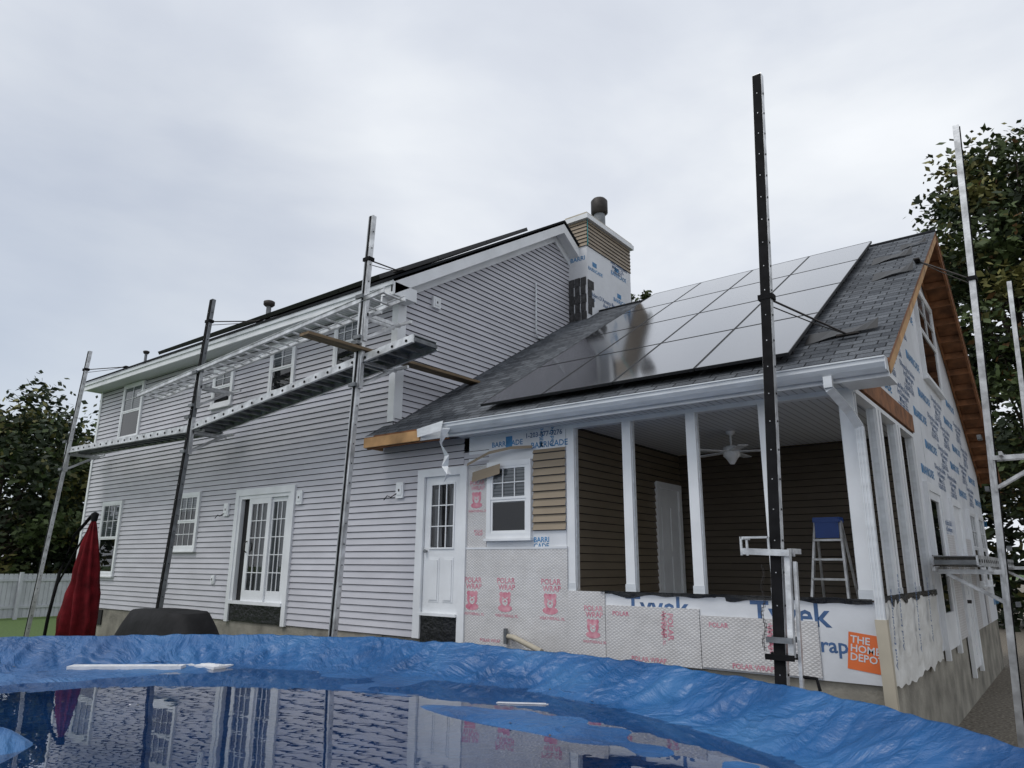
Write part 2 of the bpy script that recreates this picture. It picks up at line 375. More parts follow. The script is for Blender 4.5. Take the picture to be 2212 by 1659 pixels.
prof=[(7.76,3.80),(7.76,3.665),(7.70,3.655),(7.655,3.70),(7.625,3.745),(7.625,3.79),(7.61,3.79),(7.61,3.805),(7.64,3.805),(7.64,3.76),(7.67,3.71),(7.71,3.675),(7.75,3.68),(7.75,3.80)]
gx0,gx1=-7.25,-1.24
for i in range(len(prof)):
    (ya,za),(yb,zb)=prof[i],prof[(i+1)%len(prof)]
    b.face([V3((gx0,ya,za)),V3((gx1,ya,za)),V3((gx1,yb,zb)),V3((gx0,yb,zb))],m_white2)
b.box(gx1-.004,gx1+.004,7.62,7.76,3.66,3.80,m_white2);b.box(gx0-.004,gx0+.004,7.62,7.76,3.66,3.80,m_white2)
b.obj("gutter",house)
b=MB()
b.box(-7.9,XO-.02,7.765,7.80,3.62,3.80,m_white);b.box(-7.3,XO-.02,7.80,8.19,3.656,3.675,m_bead)
b.box(-1.70,XO-.02,7.80,8.2,3.62,3.655,m_white)
b.obj("soffit",house)
b=MB()
ds=[(-1.80,7.68,3.68),(-1.80,7.68,3.56),(-1.70,7.98,3.36),(-1.64,8.12,3.2),(-1.64,8.12,1.25)]
for i in range(len(ds)-1): b.beam(ds[i],ds[i+1],.085,.065,m_white2,up=(0,1,.01))
for k in (-.03,0,.03): b.beam((-1.64+k,8.084,3.2),(-1.64+k,8.084,1.25),.006,.006,m_white,up=(0,1,0))
b.beam((-1.64,8.11,1.25),(-1.62,8.08,-.1),.11,.085,m_taped,up=(0,1,.01));b.beam((-1.62,8.08,-.1),(-1.57,7.8,-.3),.11,.085,m_taped,up=(0,1,.01))
b.obj("downspout",house,(-1.65,8.1,0))
b=MB()
pts=[(-7.25,7.66,3.80),(-7.16,7.60,3.70),(-7.22,7.57,3.5),(-7.12,7.60,3.3),(-7.17,7.62,3.15),(-7.05,7.58,3.02),(-7.18,7.6,2.9)]
for i in range(len(pts)-1):
    p,q=V3(pts[i]),V3(pts[i+1]);w1=.09-.008*i;w2=.09-.008*(i+1);tw=V3((math.cos(i*.9),math.sin(i*.9)*.6,0));tw2=V3((math.cos(i*.9+.9),math.sin(i*.9+.9)*.6,0))
    b.face([p-tw*w1,p+tw*w1,q+tw2*w2,q-tw2*w2],m_white2)
b.face([V3((-7.9,7.73,3.80)),V3((-7.2,7.58,3.83)),V3((-7.22,7.56,3.68)),V3((-7.85,7.70,3.66))],m_white2)
b.obj("torn_fascia_strip",house,label="bent white metal fascia strip hanging loose")
def window(fr,u0,u1,v0,v1,grid=(3,2),blind=.5,name="window",both=False,cas=.075):
    o=fr.p((u0+u1)/2,v0,0)
    b=MB();t=cas;a0,a1,c0,c1=u0+t,u1-t,v0+t,v1-t
    b.fbox(fr,u0,u1,v0,c0,0,.065,m_white);b.fbox(fr,u0,u1,c1,v1,0,.065,m_white)
    b.fbox(fr,u0,a0,c0,c1,0,.062,m_white);b.fbox(fr,a1,u1,c0,c1,0,.062,m_white)
    b.fbox(fr,u0-.02,u1+.02,v0-.035,v0,0,.09,m_white)
    w=b.obj(name,house,o)
    b=MB();mid=(c0+c1)/2;s=.035
    for (p,q,n) in ((c0,mid,.040),(mid,c1,.048)):
        b.fbox(fr,a0,a1,p,p+s,.028,n+.01,m_white);b.fbox(fr,a0,a1,q-s,q,.028,n+.01,m_white)
        b.fbox(fr,a0,a0+s,p+s,q-s,.028,n+.009,m_white);b.fbox(fr,a1-s,a1,p+s,q-s,.028,n+.009,m_white)
        if p==mid or both:
            gx,gz=grid
            for i in range(1,gx): x=a0+(a1-a0)*i/gx;b.fbox(fr,x-.007,x+.007,p+s,q-s,.039,n+.006,m_white)
            for i in range(1,gz): z=p+(q-p)*i/gz;b.fbox(fr,a0+s,a1-s,z-.007,z+.007,.039,n+.004,m_white)
    b.obj("sash",w,o)
    b=MB();b.face([fr.p(a0+.01,c0+.01,.037),fr.p(a1-.01,c0+.01,.037),fr.p(a1-.01,c1-.01,.037),fr.p(a0+.01,c1-.01,.037)],m_glass);b.obj("pane",w,o)
    b=MB();zb=c1-(c1-c0)*blind
    b.face([fr.p(a0,c0,.0265),fr.p(a1,c0,.0265),fr.p(a1,zb,.0265),fr.p(a0,zb,.0265)],m_dark)
    if blind>0:b.face([fr.p(a0,zb,.029),fr.p(a1,zb,.029),fr.p(a1,c1,.029),fr.p(a0,c1,.029)],m_blind)
    b.obj("blind",w,o)
    return w
window(FAC,-19.40,-18.28,4.80,6.29,(2,2),.48)
window(FAC,-14.93,-14.10,5.10,6.0,(2,2),.38)
window(FAC,-12.74,-11.88,5.08,6.16,(2,2),.42)
window(FAC,-10.67,-9.86,5.28,6.29,(3,2),.45)
window(FAC,-19.65,-18.58,1.42,3.24,(3,2),.5)
window(FAC,-15.99,-14.92,2.0,3.25,(4,2),.3,both=True)
window(FAC,-6.80,-5.99,2.12,3.23,(3,2),.55)
window(RGT,13.7,15.7,4.95,6.75,(2,2),.25)
window(RGT,17.0,18.1,1.4,2.9,(2,2),.3)
window(RGT,18.6,19.7,1.4,2.9,(2,2),.3)
fr=FAC
b=MB()
b.fbox(fr,-13.5,-13.38,.64,3.2,0,.06,m_white);b.fbox(fr,-11.64,-11.52,.64,3.2,0,.06,m_white);b.fbox(fr,-13.38,-11.64,3.07,3.2,0,.06,m_white)
b.fbox(fr,-13.38,-13.30,1.04,3.07,-.06,.04,m_white);b.fbox(fr,-11.72,-11.64,1.04,3.07,-.06,.04,m_white);b.fbox(fr,-13.3,-11.72,3.0,3.07,-.06,.04,m_white);b.fbox(fr,-13.38,-11.64,.98,1.04,-.06,.09,m_white)
b.fbox(fr,-13.38,-11.64,.66,.98,.0,.03,m_black);b.fbox(fr,-13.3,-11.72,1.04,3.0,-.055,-.045,m_dark)
fd=b.obj("door",house,(-12.5,8.2,.98),label="white patio door with muntin grid slid partly open")
def lite(b,fr,u0,u1,v0,v1,n0,n1,st,gx,gz,bot=None):
    bot=bot or st
    b.fbox(fr,u0,u1,v0,v0+bot,n0,n1,m_white);b.fbox(fr,u0,u1,v1-st,v1,n0,n1,m_white)
    b.fbox(fr,u0,u0+st,v0+bot,v1-st,n0,n1-.001,m_white);b.fbox(fr,u1-st,u1,v0+bot,v1-st,n0,n1-.001,m_white)
    for i in range(1,gx): x=u0+st+(u1-u0-2*st)*i/gx;b.fbox(fr,x-.008,x+.008,v0+bot,v1-st,n0+.01,n1-.005,m_white)
    for i in range(1,gz): z=v0+bot+(v1-st-v0-bot)*i/gz;b.fbox(fr,u0+st,u1-st,z-.008,z+.008,n0+.01,n1-.007,m_white)
b=MB();lite(b,fr,-13.02,-12.28,1.04,3.0,.0,.035,.11,3,5,.2);b.obj("sash",fd,(-12.6,8.2,1))
b=MB();lite(b,fr,-12.33,-11.74,1.04,3.0,-.035,-.003,.09,3,5,.2);b.obj("sash",fd,(-12,8.2,1))
b=MB();b.face([fr.p(-12.95,1.2,.012),fr.p(-12.35,1.2,.012),fr.p(-12.35,2.93,.012),fr.p(-12.95,2.93,.012)],m_glass);b.obj("pane",fd,(-12.5,8.2,1))
b=MB();b.face([fr.p(-12.28,1.2,-.02),fr.p(-11.8,1.2,-.02),fr.p(-11.8,2.93,-.02),fr.p(-12.28,2.93,-.02)],m_glass);b.obj("pane",fd,(-12,8.2,1))
b=MB();b.face([fr.p(-12.7,1.1,-.03),fr.p(-12.3,1.1,-.03),fr.p(-12.3,2.95,-.03),fr.p(-12.7,2.95,-.03)],m_curtain);b.face([fr.p(-12.25,1.1,-.034),fr.p(-11.76,1.1,-.034),fr.p(-11.76,2.95,-.034),fr.p(-12.25,2.95,-.034)],m_curtain);b.obj("curtain",fd,(-12.5,8.2,1))
b=MB();b.tube([(-12.97,8.16,1.95),(-12.97,8.10,2.0),(-12.97,8.10,2.12),(-12.97,8.16,2.17)],.012,m_pipe,8);b.obj("handle",fd,(-12.97,8.12,2))
b=MB()
b.fbox(fr,-8.25,-8.1,.66,3.22,0,.06,m_white);b.fbox(fr,-7.34,-7.2,.5,3.22,0,.06,m_white);b.fbox(fr,-8.1,-7.34,3.1,3.22,0,.06,m_white);b.fbox(fr,-8.1,-7.34,1.0,1.04,-.03,.09,m_white);b.fbox(fr,-8.1,-7.34,.5,1.0,0,.03,m_black)
ed=b.obj("door",house,(-7.7,8.2,1.0),label="white entry door with nine glass lites and two panels")
b=MB();u0,u1=-8.09,-7.35
b.fbox(fr,u0,u1,1.04,2.0,-.02,.015,m_white);b.fbox(fr,u0,u1,2.98,3.1,-.02,.015,m_white);b.fbox(fr,u0,u0+.12,2.0,2.98,-.02,.014,m_white);b.fbox(fr,u1-.12,u1,2.0,2.98,-.02,.014,m_white)
lite(b,fr,u0+.11,u1-.11,1.98,2.99,.0,.03,.025,3,3)
for p in (u0+.12,u0+.41):
    b.fbox(fr,p,p+.22,1.2,1.85,.012,.022,m_white);b.fbox(fr,p+.03,p+.19,1.23,1.82,.02,.034,m_white)
b.obj("door_leaf",ed,(-7.7,8.2,1))
b=MB();b.face([fr.p(u0+.1,2.0,.010),fr.p(u1-.1,2.0,.010),fr.p(u1-.1,2.98,.010),fr.p(u0+.1,2.98,.010)],m_glass);b.obj("pane",ed,(-7.7,8.2,2))
b=MB();b.face([fr.p(u0,2.0,-.01),fr.p(u1,2.0,-.01),fr.p(u1,2.98,-.01),fr.p(u0,2.98,-.01)],m_dark);b.face([fr.p(u0+.2,2.02,-.004),fr.p(u0+.36,2.02,-.004),fr.p(u0+.28,2.9,-.004),fr.p(u0+.18,2.9,-.004)],m_curtain);b.face([fr.p(u1-.3,2.02,-.004),fr.p(u1-.16,2.02,-.004),fr.p(u1-.16,2.9,-.004),fr.p(u1-.2,2.9,-.004)],m_curtain);b.obj("curtain",ed,(-7.7,8.2,2))
b=MB();b.tube([(-8.03,8.19,1.95),(-8.03,8.13,1.95)],[.015,.03],m_aludark,10);b.obj("handle",ed,(-8.03,8.19,1.95))
b=MB()
b.fbox(FAC,-7.2,-5.42,1.95,3.66,-.02,.012,m_wrap)
t=.014
b.text("BARRICADE",FAC.p(-6.75,3.46,t),(1,0,0),(0,0,1),.11,m_blue)
b.text("BARRICADE",FAC.p(-6.02,3.38,t),(1,0,0),(0,0,1),.12,m_blue)
b.text("1-203-877-3276",FAC.p(-6.12,3.54,t),(1,0,0),(0,0,1),.10,m_navy)
b.text("Milford",FAC.p(-5.80,3.38,t),(0,0,1),(-1,0,0),.10,m_blue);b.text("And Dev",FAC.p(-5.62,3.38,t),(0,0,1),(-1,0,0),.09,m_blue)
b.fbox(FAC,-6.48,-6.36,3.44,3.60,.013,.015,m_blue)
b.text("BARRI\nCADE",FAC.p(-5.97,2.06,t),(1,0,0),(0,0,1),.10,m_blue)
b.obj("house_wrap",house,label="white house wrap with blue printing")
def bear(b,fr,u,v,s,mat,n):
    def disc(cx,cy,r,m,nn,k=18,sy=1): b.face([fr.p(u+(cx+r*math.cos(2*math.pi*i/k))*s,v+(cy+r*sy*math.sin(2*math.pi*i/k))*s,nn) for i in range(k)],m)
    disc(-.17,.17,.08,mat,n);disc(.17,.17,.08,mat,n);disc(0,0,.24,mat,n+.001);disc(0,-.08,.12,m_foamwrap,n+.002);disc(0,-.05,.05,mat,n+.003,sy=.7);disc(0,-.28,.30,mat,n+.0005,sy=.4)
    disc(-.09,.05,.03,m_foamwrap,n+.002);disc(.09,.05,.03,m_foamwrap,n+.002)
def polar(b,fr,u,v,s,n,ang=0,bearon=True):
    b.text("POLAR\n WRAP",fr.p(u-.26*s,v+.38*s,n),(1,0,0),(0,0,1),.18*s,m_pink)
    if bearon: bear(b,fr,u,v+.0*s,s*.72,m_pink,n)
    b.text("WEATHERALL XL",fr.p(u-.30*s,v-.40*s,n),(1,0,0),(0,0,1),.09*s,m_pink)
b=MB();b.fbox(FAC,-7.2,-6.82,2.0,3.2,.013,.024,m_foamwrap);polar(b,FAC,-7.02,2.72,.52,.026);polar(b,FAC,-6.98,2.1,.3,.026,bearon=False);b.obj("insulation_board",house,(-7.2,8.2,2),label="narrow white insulation strip beside small window")
b=MB();b.fbox(FAC,-7.2,-5.402,.64,1.97,.013,.034,m_foamwrap)
for x in (-7.06,-6.45,-5.68): polar(b,FAC,x,1.28,.58,.036)
b.fbox(FAC,-7.2,-5.4,1.97,2.0,.013,.040,m_wrap)
b.text("POLAR WRAP",FAC.p(-6.9,.70,.036),(1,0,0),(0,0,1),.06,m_pink)
b.obj("insulation_board",house,(-7.2,8.2,.64),label="white perforated insulation board with pink printing")
b=MB();b.fbox(FAC,-5.40,-4.84,.63,1.43,.013,.034,m_foamwrap);polar(b,FAC,-5.02,1.0,.5,.036);b.obj("insulation_board",house,(-5.4,8.2,.63),label="white perforated insulation board with pink printing")
for (a,c,zt,zb) in ((-4.83,-3.58,1.27,.62),(-3.57,-2.27,1.20,.64)):
    b=MB();b.fbox(FAC,a,c,zb,zt,.02,.036,m_foamwrap)
    b.text("POLAR\nWRAP",FAC.p(a+.85,zt-.06,.038),(0,0,-1),(1,0,0),.10,m_pink)
    b.text("WEATHERALL XL",FAC.p(a+.78,zt-.04,.038),(0,0,-1),(1,0,0),.05,m_pink)
    b.text("POLAR",FAC.p(a+.1,zt-.12,.038),(1,0,0),(0,0,1),.075,m_pink);b.text("POLAR WRAP",FAC.p(a+.35,zb+.02,.038),(1,0,0),(0,0,1),.075,m_pink)
    b.obj("insulation_board",house,(a,8.2,zb),label="white perforated insulation board with pink printing")
b=MB();b.siding(Fr((0,8.186,0),(1,0,0),(0,0,1),(0,-1,0)),rect(-5.97,-5.42),2.22,3.36,m_tan,h=.108,dep=.03);b.obj("siding_remnant",house,label="strip of old tan siding beside window")
b=MB()
for k in range(2):
    p0=V3((-7.05,8.10-.01*k,3.10-.07*k));p1=V3((-6.5,8.08-.01*k,3.19-.07*k))
    b.face([p0+V3((0,0,-.08)),p1+V3((0,0,-.08)),p1,p0],m_tan)
p=[(-7.15,8.08,3.2),(-6.7,8.05,3.34),(-6.3,8.07,3.38),(-5.95,8.12,3.37)]
for i in range(3):
    a,c=V3(p[i]),V3(p[i+1]);b.face([a,c,c+V3((0,.01,.045)),a+V3((0,.01,.045))],m_tan)
b.obj("loose_siding",house,label="bent loose pieces of tan siding")
# ---- porch
b=MB()
b.box(-5.4,-1.67,8.24,11.8,.9,1.05,m_conc)
b.box(-5.4,-1.69,8.22,8.30,1.05,1.42,m_pine)
b.box(-1.77,-1.69,8.30,11.8,1.05,1.42,m_pine);b.box(-5.4,-1.69,8.225,8.238,.66,1.05,m_pine)
b.obj("porch_floor",house)
b=MB();b.fbox(FAC,-4.84,-1.67,.62,1.41,-.02,.014,m_wrap)
b.text("Tyvek",FAC.p(-4.55,1.16,.016),(1,0,0),(0,0,1),.34,m_navy);b.text("Tyvek",FAC.p(-2.98,1.15,.016),(1,0,0),(0,0,1),.34,m_navy)
b.text("HomeWrap®",FAC.p(-3.02,.90,.016),(1,0,0),(0,0,1),.21,m_navy)
c=math.cos(-.12);s_=math.sin(-.12);o=FAC.p(-2.02,.76,.018);U=V3((c,0,s_));W=V3((-s_,0,c))
b.face([o,o+U*.34,o+U*.34+W*.36,o+W*.36],m_orange)
b.text("THE\nHOME\nDEPOT",o+V3((0,-.002,0))+U*.02+W*.26,U,W,.1,m_wrap)
b.obj("house_wrap",house,label="printed white house wrap on porch half wall")
def crumple(b,fr,u0,u1,v0,v1,n,amp,mat,nu=26,nv=16,seed=0,drop=0):
    g=[]
    for j in range(nv+1):
        for i in range(nu+1):
            u=u0+(u1-u0)*i/nu;v=v0+(v1-v0)*j/nv
            if j==0: v+=drop*noise.noise(V3((u*3,seed,0)))
            d=n+amp*(noise.noise(V3((u*5,v*7,seed)))+.6*noise.noise(V3((u*14,v*9,seed+3))))
            g.append(fr.p(u,v,max(d,n*.3)))
    base=len(b.v);b.v+=[tuple(p) for p in g];k=b.m(mat)
    for j in range(nv):
        for i in range(nu):
            a=base+j*(nu+1)+i;b.f.append((a,a+1,a+nu+2,a+nu+1));b.uv.append([(0,0)]*4);b.mi.append(k);b.sm.append(True)
b=MB()
crumple(b,RGT,8.15,11.7,.55,1.42,.03,.022,m_wrapc,50,18,2,.1)
for (y,z) in ((8.45,.75),(8.9,.9),(9.9,.8),(10.8,.85)):
    b.text("And Developers",RGT.p(y,z,.065),(0,.15,1),(0,-1,.15),.12,m_navy)
b.obj("crumpled_wrap",house,label="crumpled white house wrap with blue lettering on porch side")
b=MB()
crumple(b,Fr((0,8.2,0),(1,0,0),(0,-1,0),(0,0,1)),-4.9,-1.70,-.06,.06,1.435,.014,m_black,60,3,5)
crumple(b,FAC,-4.9,-1.72,1.39,1.44,.022,.012,m_black,60,3,9,.07)
crumple(b,RGT,8.2,11.75,1.40,1.47,.04,.02,m_black,60,3,9,.14)
crumple(b,Fr((-1.70,0,0),(0,1,0),(1,0,0),(0,0,1)),8.2,11.75,-.09,.05,1.44,.014,m_black,60,3,15)
b.obj("black_flashing",house)
def post(fr,u,w,v0=1.43,v1=3.6,n0=-.10,n1=.012):
    b=MB();b.fbox(fr,u-w/2,u+w/2,v0,v1,n0,n1,m_white);b.fbox(fr,u-w/2-.012,u-w/2,v0,v1,n0+.03,n1-.03,m_white2);b.fbox(fr,u+w/2,u+w/2+.012,v0,v1,n0+.03,n1-.03,m_white2)
    b.fbox(fr,u-w/2-.01,u+w/2+.01,v0,v0+.10,n1-.004,n1+.006,m_white2)
    b.obj("post",house,fr.p(u,v0,0))
for u in (-5.35,-4.47,-3.57,-2.66): post(FAC,u,.125)
post(FAC,-1.76,.15)
for u in (9.25,9.42,10.45,10.62,11.72): post(RGT,u,.10)
b=MB();b.fbox(FAC,-5.45,-1.67,3.60,3.655,-.10,.013,m_white);b.fbox(RGT,8.22,11.8,3.60,3.655,-.1,.010,m_white);b.obj("header",house,(-3.5,8.2,3.6))
b=MB();b.fbox(RGT,8.2,11.75,3.68,3.93,-.01,.03,m_osb);b.obj("sheathing_board",house,(-1.67,10,3.7),label="bare brown sheathing board above side openings")
b=MB();b.box(-5.4,-1.78,8.3,11.8,3.665,3.70,m_bead)
b.box(-5.46,-1.69,8.2,8.24,3.66,3.85,m_white);b.obj("porch_ceiling",house)
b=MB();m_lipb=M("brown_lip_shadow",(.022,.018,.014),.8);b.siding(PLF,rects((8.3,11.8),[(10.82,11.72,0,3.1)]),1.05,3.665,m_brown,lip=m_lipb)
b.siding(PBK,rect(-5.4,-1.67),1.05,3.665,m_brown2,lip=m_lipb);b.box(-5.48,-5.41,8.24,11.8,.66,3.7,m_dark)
b.obj("porch_wall",house,label="brown vinyl siding inside open porch")
b=MB();q=PLF
b.fbox(q,10.80,10.90,1.05,3.12,0,.05,m_white);b.fbox(q,11.64,11.74,1.05,3.12,0,.05,m_white);b.fbox(q,10.90,11.64,3.02,3.12,0,.05,m_white);b.fbox(q,10.9,11.64,1.05,3.02,-.02,.02,m_white)
for z0 in (1.2,2.0):
    for y0_ in (10.98,11.32): b.fbox(q,y0_,y0_+.24,z0,z0+.7,.02,.032,m_white)
b.obj("door",house,(-5.4,11.3,1.05),label="plain white panel door inside porch")
# ---- right gable wall
b=MB()
b.face([RGT.p(8.2,3.93),RGT.p(20.4,3.93),RGT.p(RY,rz(RY)-.08)],m_wrap)
b.face([RGT.p(11.8,.64),RGT.p(20.4,.64),RGT.p(20.4,3.93),RGT.p(11.8,3.93)],m_wrap)
b.box(-1.80,-1.69,11.81,20.38,.66,3.9,m_dark);b.box(-8.9,-1.8,20.3,20.38,.66,3.9,m_wrap)
k=0
z=.95
rr=random.Random(4)
while z<7.4:
    y=8.6+(.7 if k%2 else 0)
    while y<20:
        top=min(rz(y)-.35,rz(2*RY-y-1.1)-.35)
        inwin=(12.7<y<15.9 and 4.5<z<6.9) or (z<3.0 and (11.3<y<13.5 or 14.2<y<16.2 or 16.3<y<19.9))
        jz=rr.uniform(-.02,.02)
        if z+.3<top and (y>11.85 or z>3.95) and not inwin:
            if (k+int(y*2))%2:
                b.fbox(RGT,y,y+.13,z+jz,z+.14+jz,.002,.004,m_blue)
                b.text("BARRICADE",RGT.p(y+.16,z+jz,.004),(0,1,0),(0,0,1),.19,m_blue)
            else:
                b.text("D'Amato Bros. Builders\n      And Developers\n         Milford, Ct.\n    1-203-877-3276",RGT.p(y,z+.2+jz,.004),(0,1,0),(0,0,1),.125,m_navy)
        y+=1.42
    z+=.44;k+=1
for yy in (12.6,16.4): b.fbox(RGT,yy,yy+.012,.66,3.9,.002,.006,m_white)
b.obj("side_wall",house,label="gable end covered in white house wrap with blue print")
for (y0_,y1_) in ((13.45,14.5),(16.15,16.9),(18.15,18.55)):
    b=MB();b.fbox(RGT,y0_,y1_,.66,2.3,.01,.03,m_foamwrap);b.obj("insulation_board",house,(-1.6,y0_,.7))
b=MB();q=RGT
b.fbox(q,12.05,12.17,.5,3.0,0,.06,m_white);b.fbox(q,13.28,13.4,.5,3.0,0,.06,m_white);b.fbox(q,12.17,13.28,2.88,3.0,0,.06,m_white);lite(b,q,12.17,13.28,.62,2.88,.0,.04,.12,1,1,.5)
b.fbox(q,12.25,13.2,1.1,2.8,.004,.008,m_dark)
d=b.obj("door",house,(-1.67,12.7,.6),label="white side door with large glass")
b=MB();b.face([q.p(12.27,1.1,.02),q.p(13.2,1.1,.02),q.p(13.2,2.8,.02),q.p(12.27,2.8,.02)],m_glass);b.obj("pane",d,(-1.67,12.7,1))
b=MB();b.fbox(q,14.6,14.72,.0,2.95,0,.06,m_white);b.fbox(q,15.7,15.82,.0,2.95,0,.06,m_white);b.fbox(q,14.72,15.7,2.83,2.95,0,.06,m_white);b.fbox(q,14.72,15.7,.1,2.83,0,.03,m_white)
for z0 in (.3,1.3):
    for y0_ in (14.82,15.28): b.fbox(q,y0_,y0_+.32,z0,z0+.8,.03,.042,m_white)
d=b.obj("door",house,(-1.67,15.2,0),label="plain white side door");b=MB();b.tube([(-1.64,14.85,1.2),(-1.56,14.85,1.2)],.03,m_pipe,10);b.obj("handle",d,(-1.64,14.85,1.2))
# ---- chimney
CX0,CX1,CY0,CY1=-8.96,-8.42,13.75,15.95
b=MB();b.box(CX0,CX1,CY0,CY1,6.5,10.05,m_wrap)
CF=Fr((0,CY0,0),(1,0,0),(0,0,1),(0,-1,0));CR=Fr((CX1,0,0),(0,1,0),(0,0,1),(1,0,0))
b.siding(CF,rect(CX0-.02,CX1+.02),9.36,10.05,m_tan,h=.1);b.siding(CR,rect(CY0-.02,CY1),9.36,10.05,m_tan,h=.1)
b.box(CX0-.1,CX1+.09,CY0-.09,CY1+.09,10.05,10.17,m_white);b.box(CX0-.05,CX1+.05,CY0-.05,CY1+.05,10.17,10.23,m_taped)
b.fbox(CR,CY0,CY0+.02,9.36,10.05,.022,.034,m_tape)
for (y,z,s) in ((14.9,9.0,.2),(13.8,8.75,.17),(15.0,8.3,.2)):
    b.text("BARRICADE",CR.p(y,z,.004),(0,1,0),(0,0,1),s*.75,m_blue);b.fbox(CR,y+.2,y+.4,z+.14,z+.26,.002,.004,m_blue)
b.text("And Developers\n  Milford, Ct.\n 1-203-877",CR.p(14.9,9.3,.004),(0,1,0),(0,0,1),.13,m_navy)
b.text("D'Amato Bros. Builders\n    And Developers\n      Milford, Ct.\n   1-203-877-3276",CR.p(14.3,8.1,.004),(0,1,0),(0,0,1),.15,m_navy)
b.text("Builders\n  276",CR.p(13.8,8.1,.004),(0,1,0),(0,0,1),.14,m_navy)
b.text("BARRI",CF.p(CX0+.06,9.0,.004),(1,0,0),(0,0,1),.16,m_blue)
ch=b.obj("chimney",house,(-8.7,14.8,7),label="boxed chimney with tan siding above printed house wrap")
b=MB()
for i in range(5):
    for j in range(3):
        b.fbox(CF,CX0+.02+j*.17,CX0+.17+j*.17-.02*(i%2),7.45+i*.22,7.66+i*.22,.004,.02+.008*((i+j)%2),m_stone)
for i in range(4):
    b.fbox(CR,13.76,13.92+.1*(i%2),7.6+i*.22,7.81+i*.22,.004,.02,m_stone)
b.obj("shingle_flashing",ch,(-8.7,13.75,8))
b=MB();b.tube([(-8.68,14.85,10.2),(-8.68,14.85,10.75)],.15,m_aludark,18);b.tube([(-8.68,14.85,10.72),(-8.68,14.85,10.76),(-8.68,14.85,11.1),(-8.68,14.85,11.16)],[.18,.22,.22,.17],m_pipe,18)
b.obj("flue_pipe",ch,(-8.68,14.85,10.2))
def fixt(name,fr,u,v,w,h,d=.04,mat=m_white):
    b=MB();b.fbox(fr,u-w/2,u+w/2,v-h/2,v+h/2,.01,.01+d,mat);b.fbox(fr,u-w*.3,u+w*.3,v-h*.3,v+h*.3,.01+d,.02+d,mat);b.fbox(fr,u-.015,u+.015,v-.02,v+.02,.02+d,.024+d,m_pipe);b.obj(name,house,fr.p(u,v,0))
for (u,v) in ((-13.85,2.82),(-11.38,2.95),(-8.68,2.93)): fixt("light_mount",FAC,u,v,.17,.26)
for (u,v) in ((-16.0,1.27),(-14.08,1.42)): fixt("electric_outlet",FAC,u,v,.12,.16)
fixt("electric_outlet",GAB,9.1,6.55,.2,.22,.06)
for (u,v) in ((-8.74,2.88),(-13.9,2.75)):
    p=FAC.p(u,v,.05);b=MB();b.tube([p,p+V3((-.1,-.03,-.06)),p+V3((-.2,-.02,-.03)),p+V3((-.26,-.04,-.10))],.008,m_rub,6);b.obj("loose_cable",house,tuple(p))
b=MB();b.tube([(-8.93,12.3,8.0),(-8.90,12.3,8.0),(-8.90,12.3,6.85),(-8.90,12.35,6.7),(-8.88,12.6,6.75)],.018,m_white2,8);b.obj("conduit",house,(-8.9,12.3,7))
b=MB();b.tube([(-6.35,8.12,.80),(-6.2,8.05,.80),(-5.6,7.85,.68)],.035,m_taped,10);b.tube([(-6.4,8.12,.7),(-6.4,8.12,.9)],.03,m_aludark,8);b.obj("pvc_pipe",house,(-6.2,8.1,.8))
# ---- solar panels
def solar(x0,x1,s0,s1,yb,zb,off,parent,th=.035):
    ca=1/math.hypot(1,SL);sa=SL*ca
    def P(x,s,n): return V3((x,yb+s*ca-n*sa,zb+s*sa+n*ca))
    b=MB();f=.012
    b.face([P(x0+f,s0+f,off),P(x1-f,s0+f,off),P(x1-f,s1-f,off),P(x0+f,s1-f,off)],m_solar,[(0,0),(x1-x0,0),(x1-x0,s1-s0),(0,s1-s0)])
    for (a,c,d,e) in ((x0,x1,s0,s0+f),(x0,x1,s1-f,s1),(x0,x0+f,s0+f,s1-f),(x1-f,x1,s0+f,s1-f)):
        b.hexa([P(a,d,off-th),P(c,d,off-th),P(c,e,off-th),P(a,e,off-th),P(a,d,off+.003),P(c,d,off+.003),P(c,e,off+.003),P(a,e,off+.003)],m_frame)
    b.face([P(x0,s0,off-.03),P(x0,s1,off-.03),P(x1,s1,off-.03),P(x1,s0,off-.03)],m_frame)
    return b.obj("solar_panel",parent,P((x0+x1)/2,(s0+s1)/2,off))
W=(6.83-2.25)/4;LN=7.14/4;sb=(8.05-7.76)*1.1714
for i in range(4):
    for j in range(4):
        solar(-6.83+i*W+.006,-6.83+(i+1)*W-.006,sb+j*LN+.006,sb+(j+1)*LN-.006,7.76,3.81,.13,house)
for s in (sb+.3,sb+1.5,sb+2.2,sb+3.3,sb+4,sb+5.1,sb+5.8,sb+6.8):
    b=MB();ca=1/math.hypot(1,SL);y=7.76+s*ca;z=3.81+s*ca*SL
    b.beam((-6.8,y-.03,z+.055),(-2.28,y-.03,z+.055),.04,.05,m_frame)
    b.obj("panel_rail",house,(-4.5,y,z))
for i in range(7):
    for j in range(3):
        solar(-17.4+i*1.16+.006,-17.4+(i+1)*1.16-.006,.35+j*1.76+.006,.35+(j+1)*1.76-.006,7.72,6.55,.115,house,.08)
